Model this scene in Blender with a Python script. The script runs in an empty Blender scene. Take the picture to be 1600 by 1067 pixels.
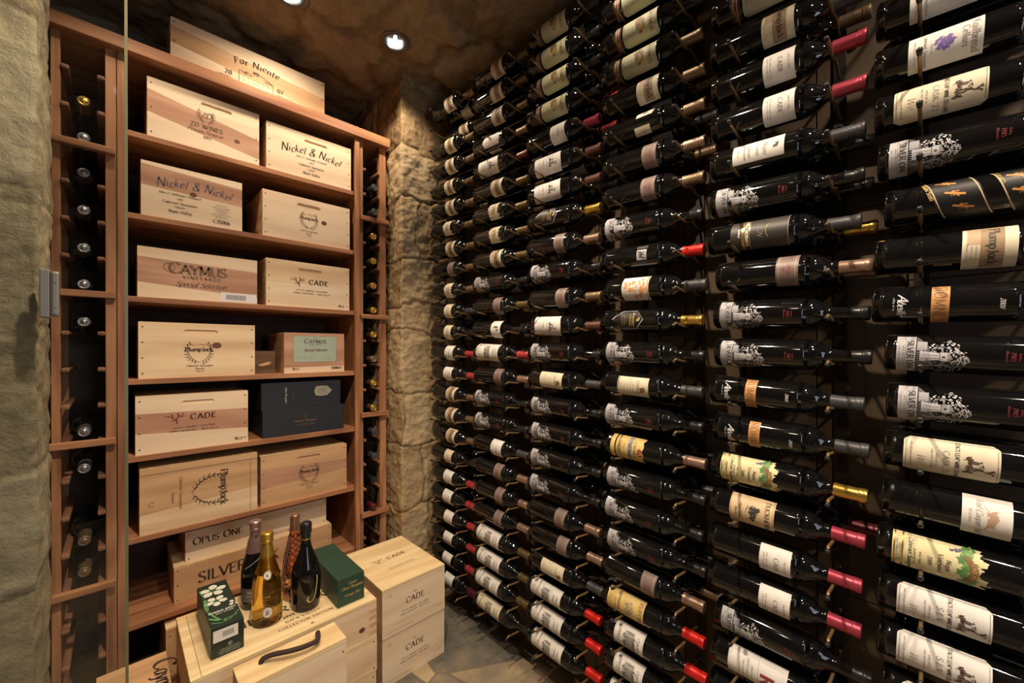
import bpy, bmesh, math, random
from mathutils import Vector, Matrix, noise
from mathutils.geometry import delaunay_2d_cdt

S = bpy.context.scene
C = S.collection
PI = math.pi
rad = math.radians

# ------------------------------------------------------------ camera
FPX, CXP, CYP, YAW, EYE = 636.0, 800.0, 547.5, rad(44.13), 1.30
cam_d = bpy.data.cameras.new('camera')
cam = bpy.data.objects.new('camera', cam_d); C.objects.link(cam)
cam_d.sensor_width = 36.0
cam_d.lens = 36.0 * FPX / 1600.0
cam_d.shift_y = (CYP - 533.5) / 1600.0
cam_d.clip_start = 0.02
cam.location = (0, 0, EYE)
cam.rotation_euler = (rad(90), rad(0.1), -YAW)
S.camera = cam

# ------------------------------------------------------------ colour management and lights
S.view_settings.view_transform = 'Standard'
S.view_settings.look = 'None'
S.view_settings.gamma = 1.0
S.view_settings.use_curve_mapping = False
S.view_settings.exposure = 0.50
try:
    S.cycles.max_bounces = 8
    S.cycles.transparent_max_bounces = 12
    S.cycles.caustics_reflective = False
    S.cycles.caustics_refractive = False
    S.cycles.sample_clamp_indirect = 4.0
    S.cycles.use_denoising = True
except Exception:
    pass
W = bpy.data.worlds.new('world'); S.world = W
W.use_nodes = True
W.node_tree.nodes['Background'].inputs[0].default_value = (0.05, 0.045, 0.04, 1)
W.node_tree.nodes['Background'].inputs[1].default_value = 0.18

CEIL = 2.68
def spot(loc, power, color=(1, .81, .595), size=112, blend=.6, aim=None, r=.025):
    l = bpy.data.lights.new('downlight_beam', 'SPOT'); l.energy = power; l.color = color
    l.spot_size = rad(size); l.spot_blend = blend; l.shadow_soft_size = r
    o = bpy.data.objects.new('downlight_beam', l); C.objects.link(o)
    o.location = loc
    if aim:
        d = Vector(aim) - Vector(loc)
        o.rotation_euler = d.to_track_quat('-Z', 'Y').to_euler()
    return o
DOWN = [(.90, 1.68), (.49, 1.74), (.05, 1.62), (-.45, .55), (.30, .62), (.72, -.35), (.0, -.75), (.95, .75)]
POWER = [14, 16, 11, 3, 88, 42, 52, 9]
CONE = [126, 150, 112, 130, 120, 120, 120, 112]
for (dx, dy), pw, cn in zip(DOWN, POWER, CONE):
    spot((dx, dy, CEIL - .012), pw, size=cn, blend=1.0 if cn == 150 else .6)
# daylight coming through the open doorway behind the camera
l = bpy.data.lights.new('doorway_daylight', 'AREA'); l.shape = 'RECTANGLE'; l.size = .75; l.size_y = 1.5
l.energy = 9; l.color = (.80, .86, 1.0)
o = bpy.data.objects.new('doorway_daylight', l); C.objects.link(o)
o.location = (.62, -1.95, 1.45); o.rotation_euler = (rad(90), 0, 0)

# ------------------------------------------------------------ naming helpers
def tag(o, label=None, cat=None, group=None, kind=None):
    if label: o['label'] = label
    if cat: o['category'] = cat
    if group: o['group'] = group
    if kind: o['kind'] = kind
    return o
def thing(name, label, cat, loc=(0, 0, 0), rot=(0, 0, 0), group=None):
    o = bpy.data.objects.new(name, None); C.objects.link(o)
    o.empty_display_size = .05
    o.location = loc; o.rotation_euler = rot
    return tag(o, label, cat, group)
class MB:
    """collects faces with material slots, then links them as one mesh object"""
    def __init__(s): s.v = []; s.f = []; s.m = []; s.mats = []; s.sm = []
    def mi(s, mat):
        if mat not in s.mats: s.mats.append(mat)
        return s.mats.index(mat)
    def face(s, pts, mat, smooth=False):
        i = len(s.v); s.v += [tuple(p) for p in pts]
        s.f.append(tuple(range(i, i + len(pts)))); s.m.append(s.mi(mat)); s.sm.append(smooth)
    def grid(s, rows, mat, smooth=True, closed=False, flip=False):
        b = len(s.v); n = len(rows[0]); k = s.mi(mat)
        for r in rows: s.v += [tuple(p) for p in r]
        for i in range(len(rows) - 1):
            for j in range(n if closed else n - 1):
                a = b + i * n + j; c = b + i * n + (j + 1) % n
                q = (a, c, c + n, a + n)
                s.f.append(q[::-1] if flip else q); s.m.append(k); s.sm.append(smooth)
    def box(s, x0, x1, y0, y1, z0, z1, mat, bev=0.0):
        if bev <= 0:
            p = [(x, y, z) for z in (z0, z1) for y in (y0, y1) for x in (x0, x1)]
            for q in ((0, 2, 3, 1), (4, 5, 7, 6), (0, 1, 5, 4), (2, 6, 7, 3), (0, 4, 6, 2), (1, 3, 7, 5)):
                s.face([p[i] for i in q], mat)
            return
        bm = bmesh.new(); bmesh.ops.create_cube(bm, size=1)
        for v in bm.verts:
            v.co = Vector(((x0 + x1) / 2 + v.co.x * (x1 - x0), (y0 + y1) / 2 + v.co.y * (y1 - y0), (z0 + z1) / 2 + v.co.z * (z1 - z0)))
        bmesh.ops.bevel(bm, geom=bm.edges[:], offset=bev, segments=2, profile=.6, affect='EDGES')
        for f in bm.faces: s.face([v.co for v in f.verts], mat)
        bm.free()
    def tube(s, pts, r, mat, n=8, caps=True):
        pts = [Vector(p) for p in pts]; rows = []; up = None
        for i, p in enumerate(pts):
            d = (pts[min(i + 1, len(pts) - 1)] - pts[max(i - 1, 0)]).normalized()
            if up is None:
                up = Vector((0, 0, 1)) if abs(d.z) < .9 else Vector((1, 0, 0))
            a = d.cross(up).normalized(); b = a.cross(d).normalized(); up = b
            rr = r[i] if isinstance(r, (list, tuple)) else r
            rows.append([p + (a * math.cos(t) + b * math.sin(t)) * rr for t in [2 * PI * k / n for k in range(n)]])
        s.grid(rows, mat, closed=True, flip=True)
        if caps: s.face(rows[0], mat); s.face(rows[-1][::-1], mat)
    def lathe(s, prof, mat, n=28, a0=0, a1=2 * PI, mats=None):
        full = abs(a1 - a0 - 2 * PI) < 1e-6
        m = n if full else n + 1
        for i in range(len(prof) - 1):
            mt = mats[i] if mats else mat
            rows = [[(r * math.cos(a0 + (a1 - a0) * k / n), r * math.sin(a0 + (a1 - a0) * k / n), z) for k in range(m)] for r, z in prof[i:i + 2]]
            s.grid(rows, mt, closed=full)
    def sphere(s, c, r, mat, n=10, sx=1, sy=1, sz=1):
        rows = [[(c[0] + r * sx * math.sin(PI * i / n) * math.cos(2 * PI * k / n), c[1] + r * sy * math.sin(PI * i / n) * math.sin(2 * PI * k / n), c[2] + r * sz * -math.cos(PI * i / n)) for k in range(n)] for i in range(n + 1)]
        s.grid(rows, mat, closed=True)
    def mesh(s, name):
        me = bpy.data.meshes.new(name); me.from_pydata(s.v, [], s.f)
        for m in s.mats: me.materials.append(m)
        me.polygons.foreach_set('material_index', s.m)
        me.polygons.foreach_set('use_smooth', s.sm)
        bm = bmesh.new(); bm.from_mesh(me); bmesh.ops.remove_doubles(bm, verts=bm.verts[:], dist=1e-6); bm.to_mesh(me); bm.free()
        me.update(); return me
    def build(s, name, parent=None, loc=None):
        o = bpy.data.objects.new(name, s.mesh(name)); C.objects.link(o)
        if parent: o.parent = parent
        if loc: o.location = loc
        return o
def copy_tree(o, parent=None, label=None):
    c = o.copy(); C.objects.link(c)
    if parent: c.parent = parent
    if label: c['label'] = label
    for ch in o.children: copy_tree(ch, c)
    return c

# ------------------------------------------------------------ materials
def new_mat(name):
    m = bpy.data.materials.new(name); m.use_nodes = True
    nt = m.node_tree; b = nt.nodes['Principled BSDF']
    return m, nt, b
def plain(name, col, rough=.5, metal=0, spec=.5, coat=0, emit=None, es=0, bump=0, bscale=80):
    m, nt, b = new_mat(name)
    n = nt.nodes.new('ShaderNodeTexNoise'); n.inputs['Scale'].default_value = 35; n.inputs['Detail'].default_value = 3
    tc = nt.nodes.new('ShaderNodeTexCoord'); nt.links.new(tc.outputs['Object'], n.inputs['Vector'])
    mx = nt.nodes.new('ShaderNodeMixRGB'); mx.blend_type = 'MULTIPLY'; mx.inputs[0].default_value = .18
    mx.inputs[1].default_value = (*col, 1); nt.links.new(n.outputs['Fac'], mx.inputs[2])
    nt.links.new(mx.outputs[0], b.inputs['Base Color'])
    b.inputs['Roughness'].default_value = rough; b.inputs['Metallic'].default_value = metal
    b.inputs['Specular IOR Level'].default_value = spec; b.inputs['Coat Weight'].default_value = coat
    if emit: b.inputs['Emission Color'].default_value = (*emit, 1); b.inputs['Emission Strength'].default_value = es
    if bump:
        n2 = nt.nodes.new('ShaderNodeTexNoise'); n2.inputs['Scale'].default_value = bscale; nt.links.new(tc.outputs['Object'], n2.inputs['Vector'])
        bp = nt.nodes.new('ShaderNodeBump'); bp.inputs['Strength'].default_value = bump; bp.inputs['Distance'].default_value = .002
        nt.links.new(n2.outputs['Fac'], bp.inputs['Height']); nt.links.new(bp.outputs[0], b.inputs['Normal'])
    return m
def wood(name, c1, c2, axis='X', rough=.55, grain=1.0, ring=.5, spec=.3, off=0.0, streak=None):
    """grain running along one local axis; rings from a distorted wave"""
    m, nt, b = new_mat(name)
    tc = nt.nodes.new('ShaderNodeTexCoord'); mp = nt.nodes.new('ShaderNodeMapping')
    oi = nt.nodes.new('ShaderNodeObjectInfo'); ad = nt.nodes.new('ShaderNodeVectorMath'); ad.operation = 'ADD'
    sc = nt.nodes.new('ShaderNodeVectorMath'); sc.operation = 'SCALE'; sc.inputs[3].default_value = 9.0
    cb = nt.nodes.new('ShaderNodeCombineXYZ')
    for i in range(3): nt.links.new(oi.outputs['Random'], cb.inputs[i])
    nt.links.new(cb.outputs[0], sc.inputs[0]); nt.links.new(tc.outputs['Object'], ad.inputs[0]); nt.links.new(sc.outputs[0], ad.inputs[1])
    nt.links.new(ad.outputs[0], mp.inputs['Vector'])
    s = {'X': (1.6, 26, 26), 'Y': (26, 1.6, 26), 'Z': (26, 26, 1.6)}[axis]
    mp.inputs['Scale'].default_value = tuple(k * grain for k in s); mp.inputs['Location'].default_value = (off, off * 2, off * 3)
    n1 = nt.nodes.new('ShaderNodeTexNoise'); n1.inputs['Scale'].default_value = 1.0; n1.inputs['Detail'].default_value = 2; n1.inputs['Distortion'].default_value = .6
    nt.links.new(mp.outputs[0], n1.inputs['Vector'])
    mp2 = nt.nodes.new('ShaderNodeMapping'); mp2.inputs['Scale'].default_value = tuple((1.2 if k < 2 else 7) * grain for k in s)
    nt.links.new(ad.outputs[0], mp2.inputs['Vector'])
    n2 = nt.nodes.new('ShaderNodeTexNoise'); n2.inputs['Scale'].default_value = 1.0; n2.inputs['Detail'].default_value = 1; nt.links.new(mp2.outputs[0], n2.inputs['Vector'])
    mu = nt.nodes.new('ShaderNodeMath'); mu.operation = 'MULTIPLY'; mu.inputs[1].default_value = 34; nt.links.new(n2.outputs['Fac'], mu.inputs[0])
    sn = nt.nodes.new('ShaderNodeMath'); sn.operation = 'SINE'; nt.links.new(mu.outputs[0], sn.inputs[0])
    m2 = nt.nodes.new('ShaderNodeMath'); m2.operation = 'MULTIPLY_ADD'; m2.inputs[1].default_value = ring * .28; nt.links.new(sn.outputs[0], m2.inputs[0]); nt.links.new(n1.outputs['Fac'], m2.inputs[2])
    mp3 = nt.nodes.new('ShaderNodeMapping'); mp3.inputs['Scale'].default_value = tuple((6 if k < 2 else 420) for k in s); nt.links.new(ad.outputs[0], mp3.inputs['Vector'])
    n3 = nt.nodes.new('ShaderNodeTexNoise'); n3.inputs['Scale'].default_value = 1.0; n3.inputs['Detail'].default_value = 2; nt.links.new(mp3.outputs[0], n3.inputs['Vector'])
    m3 = nt.nodes.new('ShaderNodeMath'); m3.operation = 'MULTIPLY_ADD'; m3.inputs[1].default_value = .35; nt.links.new(n3.outputs['Fac'], m3.inputs[0]); nt.links.new(m2.outputs[0], m3.inputs[2])
    cr = nt.nodes.new('ShaderNodeValToRGB'); e = cr.color_ramp.elements
    e[0].position = .35; e[0].color = (*c2, 1); e[1].position = .95; e[1].color = (*c1, 1)
    nt.links.new(m3.outputs[0], cr.inputs[0])
    nt.links.new(cr.outputs[0], b.inputs['Base Color'])
    b.inputs['Roughness'].default_value = rough; b.inputs['Specular IOR Level'].default_value = spec
    bp = nt.nodes.new('ShaderNodeBump'); bp.inputs['Strength'].default_value = .12; bp.inputs['Distance'].default_value = .001
    nt.links.new(m3.outputs[0], bp.inputs['Height']); nt.links.new(bp.outputs[0], b.inputs['Normal'])
    return m
def stone(name, cols, scale=1.0, rough=.85, bump=.5, mortar=None):
    m, nt, b = new_mat(name)
    tc = nt.nodes.new('ShaderNodeTexCoord')
    n1 = nt.nodes.new('ShaderNodeTexNoise'); n1.inputs['Scale'].default_value = 5 * scale; n1.inputs['Detail'].default_value = 6; n1.inputs['Roughness'].default_value = .65
    n2 = nt.nodes.new('ShaderNodeTexNoise'); n2.inputs['Scale'].default_value = 70 * scale; n2.inputs['Detail'].default_value = 5
    at = nt.nodes.new('ShaderNodeAttribute'); at.attribute_name = 'tone'
    for n in (n1, n2): nt.links.new(tc.outputs['Object'], n.inputs['Vector'])
    ma = nt.nodes.new('ShaderNodeMath'); ma.operation = 'MULTIPLY_ADD'; ma.inputs[1].default_value = .35; nt.links.new(n2.outputs['Fac'], ma.inputs[0])
    mb = nt.nodes.new('ShaderNodeMath'); mb.operation = 'MULTIPLY_ADD'; mb.inputs[1].default_value = .55; nt.links.new(n1.outputs['Fac'], mb.inputs[0])
    mc = nt.nodes.new('ShaderNodeMath'); mc.operation = 'MULTIPLY_ADD'; mc.inputs[1].default_value = .3; mc.inputs[2].default_value = -.1
    nt.links.new(at.outputs['Fac'], mc.inputs[0]); nt.links.new(mc.outputs[0], mb.inputs[2]); nt.links.new(mb.outputs[0], ma.inputs[2])
    cr = nt.nodes.new('ShaderNodeValToRGB'); el = cr.color_ramp.elements
    el[0].position = .3; el[0].color = (*cols[0], 1); el[1].position = .72; el[1].color = (*cols[-1], 1)
    for i, c in enumerate(cols[1:-1]):
        e = el.new(.3 + .42 * (i + 1) / (len(cols) - 1)); e.color = (*c, 1)
    nt.links.new(ma.outputs[0], cr.inputs[0]); nt.links.new(cr.outputs[0], b.inputs['Base Color'])
    b.inputs['Roughness'].default_value = rough; b.inputs['Specular IOR Level'].default_value = .25
    n3 = nt.nodes.new('ShaderNodeTexNoise'); n3.inputs['Scale'].default_value = 45 * scale; n3.inputs['Detail'].default_value = 8; n3.inputs['Roughness'].default_value = .7
    nt.links.new(tc.outputs['Object'], n3.inputs['Vector'])
    bp = nt.nodes.new('ShaderNodeBump'); bp.inputs['Strength'].default_value = bump; bp.inputs['Distance'].default_value = .008
    nt.links.new(n3.outputs['Fac'], bp.inputs['Height']); nt.links.new(bp.outputs[0], b.inputs['Normal'])
    return m
def liquid_glass(name, col, rough=.02):
    m, nt, b = new_mat(name)
    b.inputs['Base Color'].default_value = (*col, 1); b.inputs['Transmission Weight'].default_value = 1
    b.inputs['Roughness'].default_value = rough; b.inputs['IOR'].default_value = 1.33
    return m
def pane_glass(name):
    m, nt, b = new_mat(name); nt.nodes.remove(b)
    tr = nt.nodes.new('ShaderNodeBsdfTransparent'); tr.inputs[0].default_value = (.93, .945, .935, 1)
    gl = nt.nodes.new('ShaderNodeBsdfGlossy'); gl.inputs['Roughness'].default_value = .01
    lw = nt.nodes.new('ShaderNodeLayerWeight'); lw.inputs['Blend'].default_value = .5
    pw = nt.nodes.new('ShaderNodeMath'); pw.operation = 'POWER'; pw.inputs[1].default_value = 5; nt.links.new(lw.outputs['Facing'], pw.inputs[0])
    fr = nt.nodes.new('ShaderNodeMath'); fr.operation = 'MULTIPLY_ADD'; fr.inputs[1].default_value = .95; fr.inputs[2].default_value = .04; nt.links.new(pw.outputs[0], fr.inputs[0])
    mx = nt.nodes.new('ShaderNodeMixShader'); nt.links.new(fr.outputs[0], mx.inputs[0]); nt.links.new(tr.outputs[0], mx.inputs[1]); nt.links.new(gl.outputs[0], mx.inputs[2])
    nt.links.new(mx.outputs[0], nt.nodes['Material Output'].inputs[0])
    return m

M = {}
M['redwood_h'] = wood('redwood_h', (.52, .25, .12), (.25, .10, .05), 'X', .5)
M['redwood_v'] = wood('redwood_v', (.52, .25, .12), (.23, .095, .046), 'Z', .5)
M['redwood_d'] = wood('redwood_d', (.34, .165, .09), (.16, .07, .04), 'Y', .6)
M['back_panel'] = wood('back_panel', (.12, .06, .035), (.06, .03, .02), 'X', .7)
M['pine'] = wood('pine', (.88, .67, .43), (.66, .44, .255), 'X', .6, .8, .45)
M['pine_y'] = wood('pine_y', (.90, .72, .42), (.70, .48, .24), 'X', .6, .8, .6)
M['pine_end'] = wood('pine_end', (.74, .51, .31), (.50, .31, .175), 'Y', .65)
M['rose_board'] = wood('rose_board', (.60, .345, .225), (.41, .21, .13), 'X', .6, .9, .5)
M['pale_board'] = wood('pale_board', (.90, .72, .51), (.74, .54, .36), 'X', .6, .7, .3)
M['oak_board'] = wood('oak_board', (.72, .455, .245), (.52, .30, .15), 'X', .6, .9, .4)
M['dark_board'] = wood('dark_board', (.20, .11, .06), (.08, .04, .025), 'X', .6)
M['knot'] = plain('knot', (.16, .055, .03), .6)
M['brand_ink'] = plain('brand_ink', (.075, .038, .022), .7)
M['faint_ink'] = plain('faint_ink', (.22, .125, .07), .7)
M['red_ink'] = plain('red_ink', (.22, .012, .015), .6)
M['grey_ink'] = plain('grey_ink', (.14, .11, .12), .7)
M['groove'] = plain('groove', (.16, .10, .055), .8)
M['nail'] = plain('nail', (.05, .035, .028), .5, .3)
M['glass_black'] = plain('glass_black', (.006, .006, .0065), .045, 0, .6)
M['brass'] = plain('brass', (.30, .19, .085), .40, .55)
M['ball'] = plain('ball', (.015, .014, .013), .3)
M['strip'] = plain('strip', (.028, .020, .015), .45, .4)
M['wall_board'] = wood('wall_board', (.115, .078, .050), (.060, .040, .026), 'Z', .5, .5, .3)
M['pane'] = pane_glass('pane')
M['steel'] = plain('steel', (.30, .275, .23), .42, .8)
M['glass_edge'] = plain('glass_edge', (.16, .15, .085), .25, 0, .5)
M['white_paper'] = plain('white_paper', (.86, .83, .80), .6)
M['cream_paper'] = plain('cream_paper', (.78, .70, .54), .6)
M['tan_paper'] = plain('tan_paper', (.72, .54, .33), .6)
M['green_paper'] = plain('green_paper', (.60, .60, .40), .6)
M['grape_paper'] = plain('grape_paper', (.82, .74, .44), .6)
M['peach'] = plain('peach', (.56, .38, .25), .6)
M['brown_panel'] = plain('brown_panel', (.36, .25, .15), .6)
M['mauve'] = plain('mauve', (.23, .165, .15), .45)
M['yellow_paper'] = plain('yellow_paper', (.76, .55, .20), .55)
M['silver_paper'] = plain('silver_paper', (.47, .46, .50), .5)
M['etch_white'] = plain('etch_white', (.72, .72, .78), .55)
M['etch_grey'] = plain('etch_grey', (.33, .33, .37), .55)
M['black_paper'] = plain('black_paper', (.010, .010, .012), .45)
M['ash_paper'] = plain('ash_paper', (.045, .038, .036), .5)
M['dk'] = plain('dk', (.05, .042, .045), .6)
M['mid_ink'] = plain('mid_ink', (.30, .27, .25), .6)
M['script_red'] = plain('script_red', (.30, .045, .06), .5)
M['shield_tan'] = plain('shield_tan', (.42, .40, .31), .5)
M['gold'] = plain('gold', (.70, .45, .10), .3, .8)
M['gold_flat'] = plain('gold_flat', (.62, .44, .16), .5)
M['orange'] = plain('orange', (.78, .34, .10), .5)
M['amber_strip'] = plain('amber_strip', (.62, .30, .11), .45)
M['leaf'] = plain('leaf', (.10, .27, .08), .6)
M['leaf2'] = plain('leaf2', (.22, .40, .14), .6)
M['grape'] = plain('grape', (.06, .06, .20), .5)
M['violet'] = plain('violet', (.22, .14, .48), .6)
M['brown_ink'] = plain('brown_ink', (.26, .14, .06), .6)
M['cap_black'] = plain('cap_black', (.02, .02, .023), .3, .2)
M['cap_grey'] = plain('cap_grey', (.07, .07, .08), .4, .3)
M['cap_red'] = plain('cap_red', (.55, .06, .075), .33, .3)
M['cap_rose'] = plain('cap_rose', (.46, .06, .10), .33, .45)
M['cap_scarlet'] = plain('cap_scarlet', (.70, .02, .015), .35, .2)
M['cap_wine'] = plain('cap_wine', (.14, .02, .03), .35, .3)
M['cap_brown'] = plain('cap_brown', (.13, .055, .045), .4, .3)
M['cap_tan'] = plain('cap_tan', (.26, .18, .11), .38, .5)
M['cap_copper'] = plain('cap_copper', (.38, .25, .19), .32, .6)
M['cap_gold'] = plain('cap_gold', (.72, .47, .10), .25, .85)
M['cap_olive'] = plain('cap_olive', (.16, .11, .045), .4, .5)
M['cap_silver'] = plain('cap_silver', (.42, .42, .44), .3, .8)
M['navy_card'] = plain('navy_card', (.018, .022, .030), .6)
M['green_card'] = plain('green_card', (.022, .065, .040), .5)
M['dark_card'] = plain('dark_card', (.010, .026, .020), .4)
M['petal'] = plain('petal', (.80, .82, .70), .5)
M['stem_green'] = plain('stem_green', (.14, .36, .16), .5)
M['label_green'] = plain('label_green', (.44, .52, .42), .6)
M['rope'] = plain('rope', (.055, .030, .022), .9, bump=.8, bscale=300)
M['leaf_logo'] = plain('leaf_logo', (.75, .42, .22), .5)

# ------------------------------------------------------------ lettering: pen strokes laid out as geometry
GL = {
'A':(8,"0 0 4 10;4 10 8 0;1.6 3.6 6.4 3.6"),'B':(7,"1 0 1 10;~1 10 4 10 5.9 9 5.9 6.6 4 5.4 1 5.4;~1 5.4 4.6 5.3 6.8 4.2 6.8 1.4 4.6 0 1 0"),
'C':(8.4,"~8 8 6.6 9.6 4.6 10 2 9 .6 6.6 .6 3.4 2 1 4.6 0 6.6 .4 8 2"),'D':(8.4,"1 0 1 10;~1 10 4 10 6.8 8.6 7.9 5 6.8 1.4 4 0 1 0"),
'E':(6.6,"1 0 1 10;1 10 6 10;1 5.2 5 5.2;1 0 6.2 0"),'F':(6.2,"1 0 1 10;1 10 6 10;1 5.2 4.8 5.2"),
'G':(8.6,"~8 8 6.6 9.6 4.6 10 2 9 .6 6.6 .6 3.4 2 1 4.6 0 6.6 .4 7.8 1.2;7.8 0.8 7.8 4.4"),'H':(8.4,"1 0 1 10;7.4 0 7.4 10;1 5.2 7.4 5.2"),
'I':(3,"1.5 0 1.5 10"),'J':(5,"~3.6 10 3.6 3 3 .2 1.6 -1.2 .2 -1"),'K':(7.6,"1 0 1 10;7 10 1 4.6;2.6 6 7.4 0"),'L':(6.2,"1 0 1 10;1 0 6 0"),
'M':(10,"1.2 0 1.2 10;1.2 10 5 1.5;5 1.5 8.8 10;8.8 10 8.8 0"),'N':(8.6,"1 0 1 10;1 10 7.6 0;7.6 0 7.6 10"),
'O':(9,"~4.5 10 2 9 .6 6.6 .6 3.4 2 1 4.5 0 7 1 8.4 3.4 8.4 6.6 7 9 4.5 10"),'P':(6.8,"1 0 1 10;~1 10 4.2 10 6.2 8.9 6.2 6.2 4.2 5 1 5"),
'Q':(9,"~4.5 10 2 9 .6 6.6 .6 3.4 2 1 4.5 0 7 1 8.4 3.4 8.4 6.6 7 9 4.5 10;5 2.5 8.6 -1.5"),'R':(7.8,"1 0 1 10;~1 10 4.2 10 6.2 8.9 6.2 6.4 4.2 5.2 1 5.2;3.6 5.2 7.6 0"),
'S':(6.4,"~5.6 8.4 4.4 9.8 2.6 10 1 8.6 1 6.8 2.8 5.4 4.8 4.2 5.8 2.6 5 .6 3 0 1.2 .4 .5 1.9"),'T':(7.6,"3.8 0 3.8 10;0.3 10 7.3 10"),
'U':(8.2,"~1 10 1 3.4 2 .8 4.2 0 6.4 .8 7.3 3.4 7.3 10"),'V':(8,"0 10 4 0;4 0 8 10"),'W':(11.4,"0 10 3 0;3 0 5.7 9;5.7 9 8.4 0;8.4 0 11.4 10"),
'X':(7.6,"0 10 7.4 0;7.2 10 0 0"),'Y':(7.6,"0 10 3.8 5;7.6 10 3.8 5;3.8 5 3.8 0"),'Z':(7,"0.6 10 6.4 10;6.4 10 .4 0;.4 0 6.6 0"),
'a':(6,"~5 6 3 6.6 1 5.4 .6 2.6 1.6 .3 3.4 .3 5 2.4;5 6.4 5 1;5 1 5.8 .2"),'b':(6,"1 10.5 1 0;~1 4.6 3 6.6 5 5.8 5.4 3 4.2 .4 2.4 0 1 1"),
'c':(5,"~4.6 5.2 3 6.6 1.2 5.6 .6 3.2 1.4 .8 3 0 4.6 1"),'d':(6,"5 10.5 5 0;~5 5 3.2 6.6 1.2 5.6 .6 3 1.6 .4 3.4 0 5 1.4"),
'e':(5.4,"~.8 3.4 4.8 3.9 4.4 5.8 2.8 6.6 1.2 5.4 .6 3 1.6 .6 3.2 0 4.8 1.2"),'f':(4,"~4 9.8 2.8 10.5 1.8 9 1.7 6 1.6 0;.3 6.2 3.6 6.2"),
'g':(6,"~5 5.6 3 6.6 1.1 5.4 .8 3.4 2.2 1.8 4 2.4 5 4;~5 6.4 5 0 4.4 -2.6 2.4 -3.3 .8 -2.4"),'h':(6.2,"1 10.5 1 0;~1 4.4 2.6 6.3 4.4 6.2 5.2 4.6 5.2 0"),
'i':(2.6,"1.3 6.4 1.3 0;1.2 8.6 1.5 9.2"),'j':(2.8,"~1.6 6.4 1.6 -1 .8 -3 -.4 -3;1.5 8.6 1.8 9.2"),'k':(5.8,"1 10.5 1 0;5 6.4 1 2.8;2.2 3.8 5.4 0"),
'l':(2.8,"1.3 10.5 1.3 0"),'m':(9.4,"1 6.4 1 0;~1 4.6 2.4 6.3 4 6.2 4.8 4.6 4.8 0;~4.8 4.6 6.2 6.3 7.8 6.2 8.6 4.6 8.6 0"),
'n':(6.2,"1 6.4 1 0;~1 4.4 2.6 6.3 4.4 6.2 5.2 4.6 5.2 0"),'o':(5.8,"~2.9 6.5 1.2 5.6 .6 3.2 1.4 .8 2.9 0 4.6 .9 5.2 3.3 4.5 5.7 2.9 6.5"),
'p':(6,"1 6.4 1 -3.4;~1 5 3 6.6 5 5.6 5.4 3 4.2 .4 2.4 0 1 1"),'q':(6,"5 6.4 5 -3.4;~5 5 3.2 6.6 1.2 5.6 .6 3 1.6 .4 3.4 0 5 1.4"),
'r':(4.2,"1 6.4 1 0;~1 4.2 2.2 6.2 4 6.2"),'s':(4.6,"~4 5.6 2.6 6.5 1 5.6 1.2 4.2 3.4 2.8 4 1.4 2.6 0 .6 .7"),'t':(3.8,"~1.6 9 1.5 1.6 2.2 .2 3.6 .4;.2 6.3 3.4 6.3"),
'u':(6.2,"~1 6.4 1 1.8 2 .2 3.6 .3 5.2 2;5.2 6.4 5.2 0"),'v':(5.6,"0.3 6.4 2.8 0;2.8 0 5.4 6.4"),'w':(8.2,".3 6.4 2.2 0;2.2 0 4.1 5.8;4.1 5.8 6 0;6 0 8 6.4"),
'x':(5.4,".3 6.4 5 0;5 6.4 .2 0"),'y':(5.6,".4 6.4 2.9 .4;~5.3 6.4 2.6 -2 1.4 -3.2 .2 -2.8"),'z':(5,".6 6.3 4.6 6.3;4.6 6.3 .4 0;.4 0 4.8 0"),
'0':(6.4,"~3.2 10 1.2 8.4 .7 5 1.2 1.6 3.2 0 5.2 1.6 5.7 5 5.2 8.4 3.2 10"),'1':(4.4,"2.6 0 2.6 10;2.6 10 .9 8.6"),'2':(6.4,"~1 7.8 1.6 9.4 3.2 10 5 9.2 5.3 7 3.8 4.4 .7 0;.7 0 5.9 0"),
'3':(6,"~.9 8.8 2.8 10 4.8 9.2 4.8 6.8 2.6 5.5;~2.6 5.5 5 4.8 5.4 2.2 4.2 .4 2 0 .5 1"),'4':(6.4,"4.6 0 4.6 10;4.6 10 .4 3.2;.4 3.2 6.2 3.2"),
'5':(6,"5.2 10 1.6 10;1.6 10 1.2 5.8;~1.2 5.8 3.2 6.5 5 5.4 5.4 3 4.2 .6 2.2 0 .6 .9"),'6':(6.2,"~5 9.6 2.8 9 1.2 6.6 .8 3.2 1.8 .5 3.4 0 5 1 5.5 3.2 4.4 5.4 2.6 5.6 1 4"),
'7':(5.8,".5 10 5.6 10;5.6 10 2 0"),'8':(6.2,"~3.1 5.4 1.2 6.6 1.1 8.8 3.1 10 5.1 8.8 5 6.6 3.1 5.4 1 4 .7 1.6 3.1 0 5.5 1.6 5.2 4 3.1 5.4"),'9':(6.2,"~5.2 6.2 3.6 4.4 1.6 5 .8 7.2 1.8 9.4 3.4 10 5 8.8 5.3 5.6 4 1.6 1.8 0"),
'&':(8,"~7.6 4.6 5 .6 2.6 0 .8 1.6 1.4 4 4.6 6.8 5 8.8 3.6 10 2 9 2.2 7.2 7.8 0"),"'":(2,"1 10 1 8"),'-':(4,".5 3.6 3.5 3.6"),'.':(2.2,"1 0 1.2 .9"),',':(2.2,"1.2 .8 .6 -1.6"),
'+':(6,"3 1 3 7;0 4 6 4"),'*':(3,"1.5 4.6 1.5 5.6"),' ':(4,""),
}
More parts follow.
